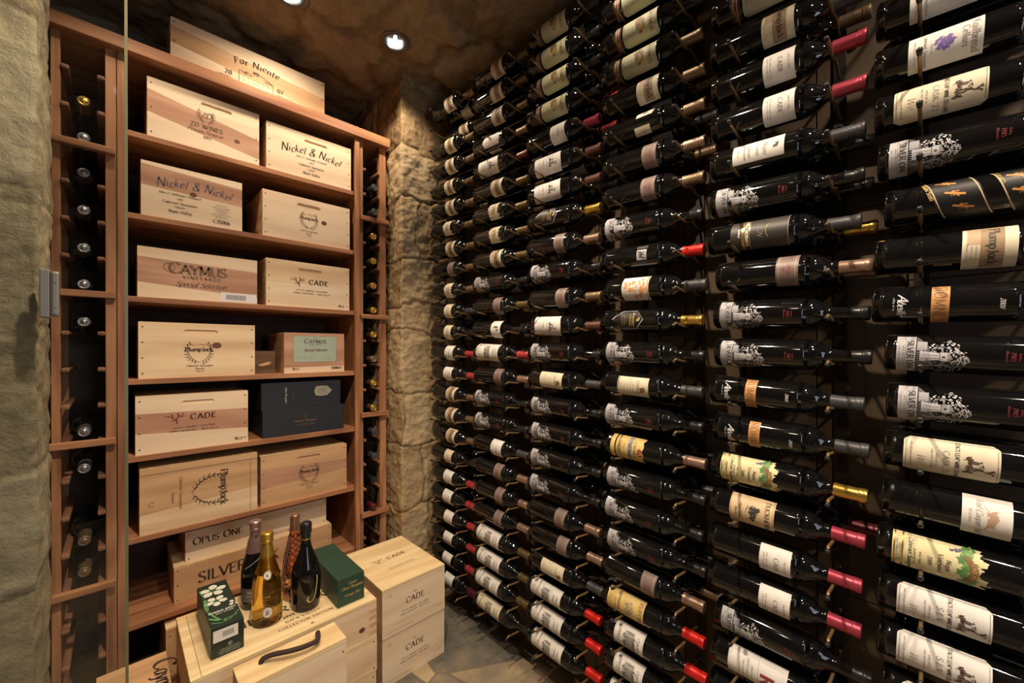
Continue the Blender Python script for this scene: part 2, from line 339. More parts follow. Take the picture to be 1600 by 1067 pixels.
def smooth(p, n=4):
    out = []
    for i in range(len(p) - 1):
        a = p[max(i - 1, 0)]; b = p[i]; c = p[i + 1]; d = p[min(i + 2, len(p) - 1)]
        for k in range(n):
            t = k / n
            out.append(tuple(.5 * ((2 * b[j]) + (-a[j] + c[j]) * t + (2 * a[j] - 5 * b[j] + 4 * c[j] - d[j]) * t * t + (-a[j] + 3 * b[j] - 3 * c[j] + d[j]) * t ** 3) for j in (0, 1)))
    out.append(p[-1]); return out
NIB = rad(18)
def ribbon(pts, w, thin):
    """quads of a pen stroke; wide when drawn across the nib"""
    q = []; L = []; R = []
    for i, p in enumerate(pts):
        a = pts[max(i - 1, 0)]; b = pts[min(i + 1, len(pts) - 1)]
        dx, dy = b[0] - a[0], b[1] - a[1]; l = math.hypot(dx, dy) or 1; dx /= l; dy /= l
        h = (thin + w * abs(dx * math.sin(NIB) - dy * math.cos(NIB))) / 2
        L.append((p[0] - dy * h, p[1] + dx * h)); R.append((p[0] + dy * h, p[1] - dx * h))
    for i in range(len(pts) - 1): q.append([R[i], R[i + 1], L[i + 1], L[i]])
    return q
PARSED = {}
def glyph(ch, sm):
    if (ch, sm) not in PARSED:
        st = []
        for s in GL.get(ch, GL[' '])[1].split(';'):
            if not s: continue
            c = s[0] == '~'; n = [float(k) for k in s.lstrip('~').split()]
            p = list(zip(n[::2], n[1::2])); st.append((smooth(p, sm) if c else p, c))
        PARSED[(ch, sm)] = st
    return PARSED[(ch, sm)]
def text(s, size, x=0, y=0, serif=False, slant=0.0, w=1.3, thin=.45, sp=1.2, align='c', arc=0.0, rot=0.0, sm=3, wob=0.0, cw=1.0, first=1.0):
    """quads for a line of lettering; size = cap height; arc = 1/radius of a curved baseline"""
    tot = 0
    for i, ch in enumerate(s): tot += (GL.get(ch, GL[' '])[0] * cw * (first if i == 0 or (first > 1 and s[i - 1] == ' ') else 1) + sp)
    tot -= sp; k = size / 10.0
    x0 = {'c': -tot / 2, 'l': 0, 'r': -tot}[align]; out = []; pen = x0
    for i, ch in enumerate(s):
        g = GL.get(ch, GL[' ']); big = first if (i == 0 or s[i - 1] == ' ') else 1
        st = glyph(ch, sm); ends = {}
        for p, c in st:
            for e in (p[0], p[-1]): ends[(round(e[0], 1), round(e[1], 1))] = ends.get((round(e[0], 1), round(e[1], 1)), 0) + 1
        qs = []
        for p, c in st:
            qs += ribbon(p, w, thin)
            if serif and not c:
                for e, o in ((p[0], p[1]), (p[-1], p[-2])):
                    if abs(e[1] - o[1]) > 1.5 and (round(e[1]) in (0, 10, 6)) and (ends[(round(e[0], 1), round(e[1], 1))] == 1 or abs(e[0] - o[0]) < .1):
                        qs.append([(e[0] - 1.25, e[1] - thin * .5), (e[0] + 1.25, e[1] - thin * .5), (e[0] + 1.25, e[1] + thin * .5), (e[0] - 1.25, e[1] + thin * .5)])
                if abs(p[0][1] - p[1][1]) < .1 and ch in 'EFLTZ':
                    e = p[-1] ; d = -1 if e[1] > 7 else 1
                    qs.append([(e[0] - .3, e[1]), (e[0] + .3, e[1]), (e[0] + .3, e[1] + d * 2), (e[0] - .1, e[1] + d * 2)] if d > 0 else [(e[0] - .1, e[1] - 2), (e[0] + .3, e[1] - 2), (e[0] + .3, e[1]), (e[0] - .3, e[1])])
        dy = math.sin(i * 2.3) * wob
        for q in qs:
            r = []
            for px, py in q:
                px = px * cw * big; py = py * big
                X = (pen + px + py * slant) * k; Y = (py + dy) * k
                if arc:
                    a = X * arc; rr = 1 / arc
                    X, Y = (rr + Y) * math.sin(a), (rr + Y) * math.cos(a) - rr
                if rot: X, Y = X * math.cos(rot) - Y * math.sin(rot), X * math.sin(rot) + Y * math.cos(rot)
                r.append((X + x, Y + y))
            out.append(r)
        pen += g[0] * cw * big + sp
    return out
def lines(n, size, x, y, w, gap, seed=1, rot=0):
    """small print that the photograph shows only as texture of letters"""
    rnd = random.Random(seed); out = []
    words = ['estate', 'grown', 'napa', 'valley', 'red', 'wine', 'produced', 'bottled', 'by', 'alc', 'vol', 'oakville', 'california', 'cellars', 'vineyard']
    for i in range(n):
        s = ' '.join(rnd.choice(words) for _ in range(max(1, int(w / (size * 3.8)))))
        out += text(s, size, x, y - i * gap, w=.5, thin=.8, sm=1)
    return out
def rect(x0, y0, x1, y1): return [[(x0, y0), (x1, y0), (x1, y1), (x0, y1)]]
def frame(x0, y0, x1, y1, t=.0005):
    return rect(x0, y0, x1, y0 + t) + rect(x0, y1 - t, x1, y1) + rect(x0, y0, x0 + t, y1) + rect(x1 - t, y0, x1, y1)
def disc(x, y, r, n=12, sx=1, sy=1):
    return [[(x + r * sx * math.cos(2 * PI * k / n), y + r * sy * math.sin(2 * PI * k / n)) for k in range(n)]]
def ring(x, y, r, t, n=20, sx=1, sy=1, a0=0, a1=2 * PI):
    o = []
    for k in range(n):
        a, b = a0 + (a1 - a0) * k / n, a0 + (a1 - a0) * (k + 1) / n
        o.append([(x + (r - t) * sx * math.cos(a), y + (r - t) * sy * math.sin(a)), (x + r * sx * math.cos(a), y + r * sy * math.sin(a)), (x + r * sx * math.cos(b), y + r * sy * math.sin(b)), (x + (r - t) * sx * math.cos(b), y + (r - t) * sy * math.sin(b))])
    return o
def stroke(pts, w, thin=None, sm=4):
    return ribbon(smooth(pts, sm) if sm else pts, w, w * .4 if thin is None else thin)
def leafy(x, y, r, n, seed, size, sx=1, sy=1):
    rnd = random.Random(seed); o = []
    for _ in range(n):
        a = rnd.random() * 2 * PI; d = r * math.sqrt(rnd.random()); px, py = x + d * sx * math.cos(a), y + d * sy * math.sin(a)
        t = rnd.random() * PI; s = size * (.5 + rnd.random())
        o.append([(px + s * math.cos(t + k * PI / 2) * (1 if k % 2 == 0 else .45), py + s * math.sin(t + k * PI / 2) * (1 if k % 2 == 0 else .45)) for k in range(4)])
    return o
def laurel(x, y, r, flip=1, n=9, s=.004):
    o = []
    for k in range(n):
        a = -PI / 2 + flip * (.25 + k * .26); px, py = x + r * math.cos(a), y + r * 1.1 * math.sin(a)
        for d in (-.7, .7):
            b = a + flip * PI / 2 + d
            o += stroke([(px, py), (px + s * math.cos(b) * .6 + .0005, py + s * .6 * math.sin(b)), (px + s * 1.3 * math.cos(b), py + s * 1.3 * math.sin(b))], s * .3, sm=0)
    return o
def shield(x, y, s, w=.0012):
    o = stroke([(x - s, y + s * .75), (x - s * .5, y + s * .62), (x, y + s * .75), (x + s * .5, y + s * .62), (x + s, y + s * .75)], w)
    o += stroke([(x - s, y + s * .75), (x - s * .95, y - s * .1), (x - s * .6, y - s * .8), (x, y - s * 1.25)], w)
    o += stroke([(x + s, y + s * .75), (x + s * .95, y - s * .1), (x + s * .6, y - s * .8), (x, y - s * 1.25)], w)
    return o
def vine(x, y, s, w=.0016):
    """small leafless red vine drawn left of a name"""
    o = []
    for p in ([(0, -10), (.6, -6), (-.5, -3), (1, 0), (4, 2)], [(1, 0), (3, 4), (7, 4), (9, 7)], [(4, 2), (7, 1), (10, 3)], [(-.5, -3), (-4, -1), (-6, 2), (-9, 2)], [(-6, 2), (-5, 5), (-8, 6)], [(3, 4), (1, 6), (2, 8)], [(-.4, -3), (-3, -5), (-7, -4)], [(-9, 2), (-12, 4), (-15, 2)]):
        o += stroke([(x + a * s / 10, y + b * s / 10) for a, b in p], w)
    return o
def stag(x, y, s, seed=4):
    """sketched deer beneath a tree"""
    o = []; rnd = random.Random(seed)
    T = lambda p: [(x + a * s, y + b * s) for a, b in p]
    o += [T([(-3, -1), (2.2, -1.2), (3, 0), (2.4, 1.3), (-1, 1.4), (-3, .8)])]
    for p in ([(2.4, 1), (3.4, 2.6), (3, 3.6)], [(3, 3.5), (4.3, 4.1)], [(3, 3.6), (2.2, 5.2), (2.6, 6.6)], [(2.3, 5), (1.2, 6)], [(3.3, 3.7), (4, 5.2), (5, 6.2)], [(4, 5.2), (5.4, 5.4)], [(-2.6, -.6), (-3, -3), (-2.6, -5)], [(-1.6, -.8), (-1.8, -3), (-2, -5)], [(1.4, -1), (1.6, -3), (1.2, -5)], [(2.3, -.8), (3.2, -2.6), (2.8, -4.4)], [(-3, .6), (-4, .2)]):
        o += stroke(T(p), s * .55, s * .3)
    for _ in range(60):
        a, b = rnd.uniform(-6, 6), -5 - abs(rnd.gauss(0, 1.2)); o += stroke(T([(a, b), (a + rnd.uniform(-.6, .6), b + rnd.uniform(.8, 2.2))]), s * .25, s * .15, 0)
    for _ in range(26):
        a, b = rnd.uniform(-2.5, 2.5), rnd.uniform(-.8, 1.2); o += stroke(T([(a, b), (a + .8, b + .6)]), s * .2, s * .12, 0)
    return o

# ------------------------------------------------------------ the room
def blocks(V, h0, h1, w0, w1, seed):
    """courses of irregular stones: returns f(u, v) -> (distance to joint, tone)"""
    rnd = random.Random(seed); ys = [-.3]
    while ys[-1] < V + .5: ys.append(ys[-1] + rnd.uniform(h0, h1))
    rows = []
    for i in range(len(ys)):
        xs = [-.5 - rnd.random() * w1]
        while xs[-1] < 6: xs.append(xs[-1] + rnd.uniform(w0, w1))
        rows.append((xs, [rnd.random() for _ in xs]))
    def f(u, v):
        i = 0
        while i < len(ys) - 2 and ys[i + 1] < v: i += 1
        xs, tn = rows[i]; j = 0
        while j < len(xs) - 2 and xs[j + 1] < u: j += 1
        return min(v - ys[i], ys[i + 1] - v, u - xs[j], xs[j + 1] - u), tn[j]
    return f
def stone_grid(name, pos, nu, nv, U, V, mat, blk, depth=.015, rough=.012, seed=0, warp=.03, joint=.014, flat=(), freq=9):
    """pos(u, v) -> (point, outward normal); displaced into coursed rubble"""
    vs = []; tone = []; so = Vector((seed * 3.1, seed * 1.7, 0))
    for j in range(nv + 1):
        v = V * j / nv
        for i in range(nu + 1):
            u = U * i / nu; p, n = pos(u, v); q = Vector(p) * 1.0 + so
            wu = noise.noise(q * 5) * warp + noise.noise(q * 17) * warp * .4; wv = noise.noise(q * 5 + Vector((9, 3, 1))) * warp + noise.noise(q * 17 + Vector((2, 8, 1))) * warp * .4
            d, t = blk(u + wu, v + wv)
            k = max(0, min(1, d / joint)); k = k * k * (3 - 2 * k)
            r = noise.fractal(q * freq, 1.0, 2.0, 4) * rough + noise.fractal(Vector((q.x * 26, q.y * 26, q.z * 40)), 1.0, 2.0, 3) * rough * .45 + noise.noise(q * 2.2) * rough
            fl = 1.0
            for fx, fy in flat: fl = min(fl, max(0, min(1, (math.hypot(p[0] - fx, p[1] - fy) - .070) / .06)))
            vs.append(Vector(p) + Vector(n) * (k * depth * (.55 + .9 * t) + r - depth * .9) * fl); tone.append(t * k)
    fs = [(j * (nu + 1) + i, j * (nu + 1) + i + 1, (j + 1) * (nu + 1) + i + 1, (j + 1) * (nu + 1) + i) for j in range(nv) for i in range(nu)]
    if flat: fs = [q for q in fs if all(math.hypot(sum(vs[i].x for i in q) / 4 - fx, sum(vs[i].y for i in q) / 4 - fy) > .054 for fx, fy in flat)]
    me = bpy.data.meshes.new(name); me.from_pydata(vs, [], fs); me.materials.append(mat)
    me.polygons.foreach_set('use_smooth', [True] * len(fs))
    a = me.attributes.new('tone', 'FLOAT', 'POINT'); a.data.foreach_set('value', tone); me.update()
    o = bpy.data.objects.new(name, me); C.objects.link(o); return tag(o, kind='structure')
def path_pos(path, side, r=.03):
    """walks a polyline with rounded corners; side = +1 normal to the left of travel"""
    P = [Vector((a, b, 0)) for a, b in path]; segs = []; tot = 0
    for i in range(len(P) - 1):
        l = (P[i + 1] - P[i]).length; segs.append((tot, l, P[i], (P[i + 1] - P[i]).normalized())); tot += l
    def nrm(d): return Vector((-d.y, d.x, 0)) * side
    def f(u, v):
        u = min(max(u, 0), tot - 1e-6)
        for k, (s0, l, p, d) in enumerate(segs):
            if u <= s0 + l + 1e-9: break
        n = nrm(d); q = p + d * (u - s0)
        if k + 1 < len(segs) and s0 + l - u < r:
            t = .5 * (1 - (s0 + l - u) / r); n2 = nrm(segs[k + 1][3]); n = (n * (1 - t) + n2 * t).normalized()
            q = q - n * r * .35 * (t * 2) ** 2
        elif k > 0 and u - s0 < r:
            t = .5 * (1 - (u - s0) / r); n2 = nrm(segs[k - 1][3]); n = (n * (1 - t) + n2 * t).normalized()
            q = q - n * r * .35 * (t * 2) ** 2
        return (q.x, q.y, v), n
    return f, tot
M['pillar_stone'] = stone('pillar_stone', [(.20, .13, .065), (.34, .235, .125), (.46, .335, .19), (.56, .43, .27)], 1.0, .9, .8)
M['jamb_stone'] = stone('jamb_stone', [(.26, .205, .125), (.40, .33, .215), (.50, .43, .30)], 1.0, .85, 1.0)
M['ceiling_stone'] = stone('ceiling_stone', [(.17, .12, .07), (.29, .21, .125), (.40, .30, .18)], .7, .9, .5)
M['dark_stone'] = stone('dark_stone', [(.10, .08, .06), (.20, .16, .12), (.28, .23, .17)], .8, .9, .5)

PX = 1.022
f, U = path_pos([(PX, 2.46), (PX, 1.845), (1.45, 1.845)], -1, .008)
stone_grid('wall_back', f, 190, 470, U, 2.80, M['pillar_stone'], blocks(2.8, .14, .32, .16, .40, 5), .006, .0075, 3, .05, .010, freq=13)
f, U = path_pos([(-.95, 1.165), (-.1077, 1.165), (-.1077, 1.385), (-.30, 1.385)], -1, .005)
stone_grid('wall_left', f, 170, 380, U, 2.80, M['jamb_stone'], blocks(2.8, .22, .36, .35, .7, 12), .004, .0055, 8, .018, .010, freq=14)
f, U = path_pos([(-.30, 2.46), (1.10, 2.46)], -1)
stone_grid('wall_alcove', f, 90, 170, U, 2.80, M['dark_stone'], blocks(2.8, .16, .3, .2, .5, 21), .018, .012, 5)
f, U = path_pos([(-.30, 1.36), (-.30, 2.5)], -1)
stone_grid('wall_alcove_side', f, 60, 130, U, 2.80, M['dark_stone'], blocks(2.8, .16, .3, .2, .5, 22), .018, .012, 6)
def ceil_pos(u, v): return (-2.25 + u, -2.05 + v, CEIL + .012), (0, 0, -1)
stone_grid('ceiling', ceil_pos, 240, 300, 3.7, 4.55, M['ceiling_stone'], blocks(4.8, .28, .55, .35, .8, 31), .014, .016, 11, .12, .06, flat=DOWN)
# the rest of the room, behind the camera
mb = MB(); mb.box(1.315, 1.45, -2.05, 1.86, 0, 2.72, M['strip'])
rnd = random.Random(3); y = -2.0; pz = []
while y < 1.82:
    w = .1698; z = 0; k = 0
    while z < 2.66:
        h = rnd.uniform(.55, 1.0); z1 = min(z + h, 2.68)
        mb.box(1.300 + rnd.uniform(0, .003), 1.316, y + .0015, y + w - .0015, z + .001, z1 - .001, M['wall_board'], .0012); z = z1
    y += w
tag(mb.build('wall_right'), kind='structure')
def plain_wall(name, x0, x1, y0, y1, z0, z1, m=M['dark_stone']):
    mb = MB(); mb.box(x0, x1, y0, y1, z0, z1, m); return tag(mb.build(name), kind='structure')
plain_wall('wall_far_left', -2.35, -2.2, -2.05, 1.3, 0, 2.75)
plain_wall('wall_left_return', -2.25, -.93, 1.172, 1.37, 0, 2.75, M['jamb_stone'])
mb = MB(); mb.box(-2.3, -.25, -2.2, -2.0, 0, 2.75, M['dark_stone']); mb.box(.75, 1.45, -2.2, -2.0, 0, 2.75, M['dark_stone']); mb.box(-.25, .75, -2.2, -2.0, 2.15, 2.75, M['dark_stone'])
tag(mb.build('wall_rear'), kind='structure')

# flagstone floor
def floor_mat():
    m, nt, b = new_mat('flagstone')
    tc = nt.nodes.new('ShaderNodeTexCoord')
    n0 = nt.nodes.new('ShaderNodeTexNoise'); n0.inputs['Scale'].default_value = 4; nt.links.new(tc.outputs['Object'], n0.inputs['Vector'])
    ad = nt.nodes.new('ShaderNodeMixRGB'); ad.blend_type = 'ADD'; ad.inputs[0].default_value = .035; nt.links.new(tc.outputs['Object'], ad.inputs[1]); nt.links.new(n0.outputs['Color'], ad.inputs[2])
    vo = nt.nodes.new('ShaderNodeTexVoronoi'); vo.inputs['Scale'].default_value = 2.3; nt.links.new(ad.outputs[0], vo.inputs['Vector'])
    ve = nt.nodes.new('ShaderNodeTexVoronoi'); ve.feature = 'DISTANCE_TO_EDGE'; ve.inputs['Scale'].default_value = 2.3; nt.links.new(ad.outputs[0], ve.inputs['Vector'])
    sx = nt.nodes.new('ShaderNodeSeparateColor'); nt.links.new(vo.outputs['Color'], sx.inputs[0])
    n1 = nt.nodes.new('ShaderNodeTexNoise'); n1.inputs['Scale'].default_value = 7; n1.inputs['Detail'].default_value = 12; n1.inputs['Roughness'].default_value = .7; nt.links.new(tc.outputs['Object'], n1.inputs['Vector'])
    ma = nt.nodes.new('ShaderNodeMath'); ma.operation = 'MULTIPLY_ADD'; ma.inputs[1].default_value = .55; nt.links.new(sx.outputs[0], ma.inputs[0]); 
    mb_ = nt.nodes.new('ShaderNodeMath'); mb_.operation = 'MULTIPLY'; mb_.inputs[1].default_value = .85; nt.links.new(n1.outputs['Fac'], mb_.inputs[0]); nt.links.new(mb_.outputs[0], ma.inputs[2])
    cr = nt.nodes.new('ShaderNodeValToRGB'); e = cr.color_ramp.elements
    e[0].position = .34; e[0].color = (.06, .062, .06, 1); e[1].position = .98; e[1].color = (.46, .35, .21, 1)
    for p, c in ((.50, (.15, .135, .11, 1)), (.66, (.25, .20, .14, 1)), (.82, (.38, .29, .175, 1))):
        q = e.new(p); q.color = c
    nt.links.new(ma.outputs[0], cr.inputs[0])
    lt = nt.nodes.new('ShaderNodeMath'); lt.operation = 'LESS_THAN'; lt.inputs[1].default_value = .007; nt.links.new(ve.outputs[0], lt.inputs[0])
    mx = nt.nodes.new('ShaderNodeMixRGB'); mx.inputs[2].default_value = (.17, .14, .10, 1); nt.links.new(lt.outputs[0], mx.inputs[0]); nt.links.new(cr.outputs[0], mx.inputs[1])
    nt.links.new(mx.outputs[0], b.inputs['Base Color']); b.inputs['Roughness'].default_value = .55
    bp = nt.nodes.new('ShaderNodeBump'); bp.inputs['Strength'].default_value = .5; bp.inputs['Distance'].default_value = .006; nt.links.new(n1.outputs['Fac'], bp.inputs['Height']); nt.links.new(bp.outputs[0], b.inputs['Normal'])
    return m
mb = MB(); mb.box(-2.3, 1.45, -2.2, 2.5, -.1, 0, floor_mat()); tag(mb.build('floor'), kind='structure')

# ceiling downlights
M['lamp'] = plain('lamp', (1, .9, .7), .3, emit=(1, .90, .76), es=16)
M['can_trim'] = plain('can_trim', (.16, .12, .08), .45, .3)
M['can_metal'] = plain('can_metal', (.62, .60, .56), .28, .95)
M['can_inner'] = plain('can_inner', (.16, .16, .165), .22, .9)
for i, (dx, dy) in enumerate(DOWN):
    lab = ['recessed downlight in the stone ceiling above the stone pillar', 'recessed downlight in the ceiling at the top edge, over the cabinet', 'recessed downlight over the narrow left rack'][i] if i < 3 else 'recessed downlight in the ceiling of the room behind the camera'
    if i >= 3 and i not in (3, 4, 5, 6, 7): continue
    t = thing('recessed_downlight', lab, 'ceiling light', (dx, dy, CEIL + .008), group='recessed downlights')
    b = MB(); b.lathe([(.066, .006), (.065, -.001), (.061, -.004), (.047, -.002), (.046, .006)], M['can_trim'], 28); b.build('trim_ring', t)
    b = MB(); b.lathe([(.0465, -.001), (.043, .030), (.032, .058)], M['can_inner'], 28); b.lathe([(.0001, .059), (.033, .059)], M['can_inner'], 28); b.build('reflector', t)
    b = MB(); b.lathe([(.0001, -.004), (.006, -.002), (.008, .004), (.007, .02)], M['lamp'], 16); o = b.build('bulb', t); o.location = (.010, .016, .020)

# ------------------------------------------------------------ shelving with two narrow bottle racks
YF = 1.975
SH = [2.083, 1.792, 1.496, 1.200, .924, .634, .328]
t = thing('shelving_unit', 'tall redwood shelving unit stacked with wooden wine crates', 'shelves', ((.0308 + .8345) / 2, 2.15, 0))
ox, oy = t.location.x, t.location.y
def part(name, boxes, mat, root, bev=.0015):
    b = MB()
    for (x0, x1, y0, y1, z0, z1) in boxes: b.box(x0 - root.location.x, x1 - root.location.x, y0 - root.location.y, y1 - root.location.y, z0 - root.location.z, z1 - root.location.z, mat, bev)
    return b.build(name, root)
for z in SH: part('shelf', [(.021, .8445, YF, 2.40, z - .020, z)], M['redwood_h'], t)
part('side_panel', [(.0005, .0208, YF - .004, 2.40, 0, 2.343)], M['redwood_v'], t)
part('side_panel', [(.8447, .8640, YF - .004, 2.40, 0, 2.343)], M['redwood_v'], t)
part('face_post', [(.8345, .8560, YF - .018, YF - .0045, 0, 2.343)], M['redwood_v'], t)
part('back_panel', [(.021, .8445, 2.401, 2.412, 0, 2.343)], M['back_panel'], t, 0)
part('top_board', [(-.158, 1.010, YF - .035, 2.41, 2.344, 2.388)], M['redwood_h'], t, .003)
def rack(name_label, xa, xb, pw, bars, xbar, levels, side):
    r = thing('narrow_bottle_rack', name_label, 'wine rack', ((xa + xb) / 2, 2.12, 0), group='narrow redwood racks beside the shelving')
    part('post', [(xa - pw[0], xa, YF - .004, YF + .022, 0, 2.343)], M['redwood_v'], r)
    part('post', [(xb, xb + pw[1], YF - .004, YF + .022, 0, 2.343)], M['redwood_v'], r)
    part('post', [(xa - pw[0], xa, 2.28, 2.30, 0, 2.343)], M['redwood_v'], r)
    part('post', [(xb, xb + pw[1], 2.28, 2.30, 0, 2.343)], M['redwood_v'], r)
    for z in bars: part('crossbar', [(xbar[0], xbar[1], YF - .028, YF - .0042, z - .011, z + .011)], M['redwood_h'], r, .003)
    for z in levels:
        z += .008
        for s, x in ((0, xa), (1, xb)):
            w = .020 if side == 'l' else .013
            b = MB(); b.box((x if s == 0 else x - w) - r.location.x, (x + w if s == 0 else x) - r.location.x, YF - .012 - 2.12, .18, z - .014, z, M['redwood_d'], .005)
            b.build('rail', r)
    return r
def lv(bars, step=.1222):
    o = []
    for b in bars:
        for j in (1, 2, 3): o.append(b + step * j)
    o.append(bars[-1] - step); o.append(bars[-1] - 2 * step)
    return [z for z in o if z < 2.30 and z > .05]
RB = [1.958, 1.470, .981, .4855]; LB = [1.985, 1.491, .9925, .505]
rack('narrow redwood bottle rack between the shelving and the stone pillar', .8797, .9660, (.0155, .035), RB, (.8625, 1.008), lv(RB) + [b for b in RB], 'r')
rack('narrow redwood bottle rack left of the shelving, seen through the glass', -.1317, -.0284, (.021, .0268), LB, (-.158, -.003), lv(LB) + [b for b in LB], 'l')

# glass door with its clamp hinge
t = thing('glass_door', 'clear frameless glass door leaf in front of the left rack', 'door', (.0112, 1.14, 0))
b = MB(); b.box(-1.5, 0, -.005, .005, .02, 2.60, M['pane']); b.build('glass_pane', t)
b = MB(); b.box(0.0001, .0048, -.005, .005, .02, 2.60, M['glass_edge']); b.build('polished_edge', t)
h = MB()
h.box(-.1125, -.1000, -.015, -.0056, 1.362, 1.450, M['steel'], .0015); h.box(-.1125, -.1000, .0056, .013, 1.362, 1.450, M['steel'], .002)
for k, (x0, x1) in enumerate(((-.0998, -.0875),)): h.box(x0, x1, -.0125, -.0056, 1.364, 1.448, M['steel'], .004)
for z in (1.372, 1.383, 1.43): h.tube([(-.0925, -.0123, z), (-.0925, -.0140, z)], .0018, M['can_metal'], 8)
h.build('clamp_hinge', t)

# ------------------------------------------------------------ wooden crates
def clip(q, v): return q
def panel(mb, w, h, mp, boards, prints=(), slot=None, nails=(), knots=()):
    """printed board face: u in [-w/2, w/2], v in [0, h]; mp(u, v, e) -> local point; e = outwards"""
    vs = [Vector(p) for p in ((-w / 2, 0), (w / 2, 0), (w / 2, h), (-w / 2, h))]; es = [(0, 1), (1, 2), (2, 3), (3, 0)]
    for a, b, _ in boards[:-1]:
        i = len(vs); vs += [Vector((-w / 2, a)), Vector((w / 2, b))]; es.append((i, i + 1))
    hole = []
    if slot:
        cx, cy, sw, sh = slot; n = 8
        for k in range(n + 1): a = -PI / 2 + PI * k / n; hole.append(Vector((cx + sw / 2 - sh / 2 + sh / 2 * math.cos(a), cy + sh / 2 * math.sin(a))))
        for k in range(n + 1): a = PI / 2 + PI * k / n; hole.append(Vector((cx - sw / 2 + sh / 2 + sh / 2 * math.cos(a), cy + sh / 2 * math.sin(a))))
        i = len(vs); vs += hole; es += [(i + k, i + (k + 1) % len(hole)) for k in range(len(hole))]
    r = delaunay_2d_cdt(vs, es, [], 0, 1e-7); V2, F2 = r[0], r[2]
    for f in F2:
        c = sum((V2[i] for i in f), Vector((0, 0))) / len(f)
        if slot:
            dx = max(abs(c.x - cx) - (sw - sh) / 2, 0); dy = c.y - cy
            if math.hypot(dx, dy) < sh / 2 * .995: continue
        for a, b, m in boards:
            if c.y < a + (b - a) * (c.x + w / 2) / w: break
        mb.face([mp(V2[i].x, V2[i].y, 0) for i in f], M[m])
    if slot:
        n = len(hole)
        for k in range(n):
            a, b = hole[k], hole[(k + 1) % n]
            mb.face([mp(a.x, a.y, 0), mp(b.x, b.y, 0), mp(b.x, b.y, -.0055), mp(a.x, a.y, -.0055)][::-1], M[boards[-1][2]])
        mb.face([mp(p.x, p.y, -.0055) for p in hole], M[boards[-1][2]])
    for x, y in nails: mb.face([mp(a, b, .0003) for a, b in disc(x, y, .0028, 8)[0]], M['nail'])
    for x, y, r_ in knots:
        mb.face([mp(a, b, .0002) for a, b in disc(x, y, r_, 14, 1.15, .9)[0]], M['knot'])
    for qs, m in prints:
        for q in qs: mb.face([mp(a, b, .0004 + .00012 * prints.index((qs, m))) for a, b in q], M[m])
def crate(label, x0, x1, z0, h, yf, depth, boards=None, prints=(), slot=False, nailcols=4, knots=(), rz=0, wd='pine', group=None, lid=None, top_prints=(), lidmat='pine_y', name='wine_crate', cat='crate', slotw=.11):
    w = x1 - x0
    t = thing(name, label, cat, ((x0 + x1) / 2, yf + depth / 2, z0), (0, 0, rad(rz)), group)
    boards = [(h, h, wd)] if boards is None else [(a * h, b * h, m) for a, b, m in boards]
    mb = MB(); hb = h if lid is None else h - lid
    mp = lambda u, v, e: (u, -depth / 2 - e, v)
    nails = []
    if nailcols:
        for k in range(nailcols):
            z = h * (.09 + .82 * k / (nailcols - 1)); nails += [(-w / 2 + .011, z), (w / 2 - .011, z)]
    if lid is not None: boards = [(min(a, hb), min(b, hb), m) for a, b, m in boards]; nails = [(a, min(b, hb - .01)) for a, b in nails]
    sl = (0, h * .80, slotw, .016) if slot is True else slot
    panel(mb, w, hb, mp, boards, prints, sl or None, nails, knots)
    # edges of the front board
    y0, y1 = -depth / 2, -depth / 2 + .013
    for q in ([(-w / 2, y0, 0), (-w / 2, y0, hb), (-w / 2, y1, hb), (-w / 2, y1, 0)], [(w / 2, y0, 0), (w / 2, y1, 0), (w / 2, y1, hb), (w / 2, y0, hb)], [(-w / 2, y0, hb), (w / 2, y0, hb), (w / 2, y1, hb), (-w / 2, y1, hb)], [(-w / 2, y0, 0), (-w / 2, y1, 0), (w / 2, y1, 0), (w / 2, y0, 0)]):
        mb.face(q, M['pine_end'])
    mb.build('front_board', t)
    b = MB(); b.box(-w / 2 + .0006, w / 2 - .0006, y1, depth / 2, 0, hb if lid is not None else h - .0115, M['pine_end'], .0008)
    b.build('carcass', t)
    b = MB(); lz = (hb + .0006, h) if lid is not None else (h - .011, h); ly = -depth / 2 if lid is not None else y1 + .0004
    if top_prints:
        tp = MB(); b.box(-w / 2, w / 2, ly, depth / 2, lz[0], lz[1] - .0004, M[lidmat], .0006)
        panel(b, w - .001, depth - .001 if lid is not None else depth - .015, lambda u, v, e: (u, v + ly + .0005, h + e), [(depth, depth, lidmat)], top_prints)
    else: b.box(-w / 2, w / 2, ly, depth / 2, lz[0], lz[1], M[lidmat], .001)
    b.build('lid', t)
    return t
def mv(qs, x, y): return [[(a + x, b + y) for a, b in q] for q in qs]
PJ = lambda x, y, s, ink='brand_ink': [(shield(x, y, s, .0016) + laurel(x, y - s * .1, s * 1.12, 1, 9, s * .2) + laurel(x, y - s * .1, s * 1.12, -1, 9, s * .2), ink), (text('PlumpJack', s * .40, x, y - s * .02, serif=True, w=2.2, thin=.7, sp=.8), ink)]
def cade_front(x, y, s=1.0): return [(vine(x - .060 * s, y + .006 * s, .024 * s, .0030 * s), 'red_ink'), (text('CADE', .021 * s, x + .024 * s, y - .004 * s, serif=True, w=2.0, thin=.6, sp=2.6), 'brand_ink'), (text('ESTATE CABERNET SAUVIGNON', .0055 * s, x - .004 * s, y - .036 * s, sp=2.6, sm=2, w=1.4, thin=1), 'brand_ink'), (text('HOWELL MOUNTAIN  -  NAPA VALLEY', .0055 * s, x - .004 * s, y - .049 * s, sp=2.4, sm=2, w=1.4, thin=1), 'brand_ink')]
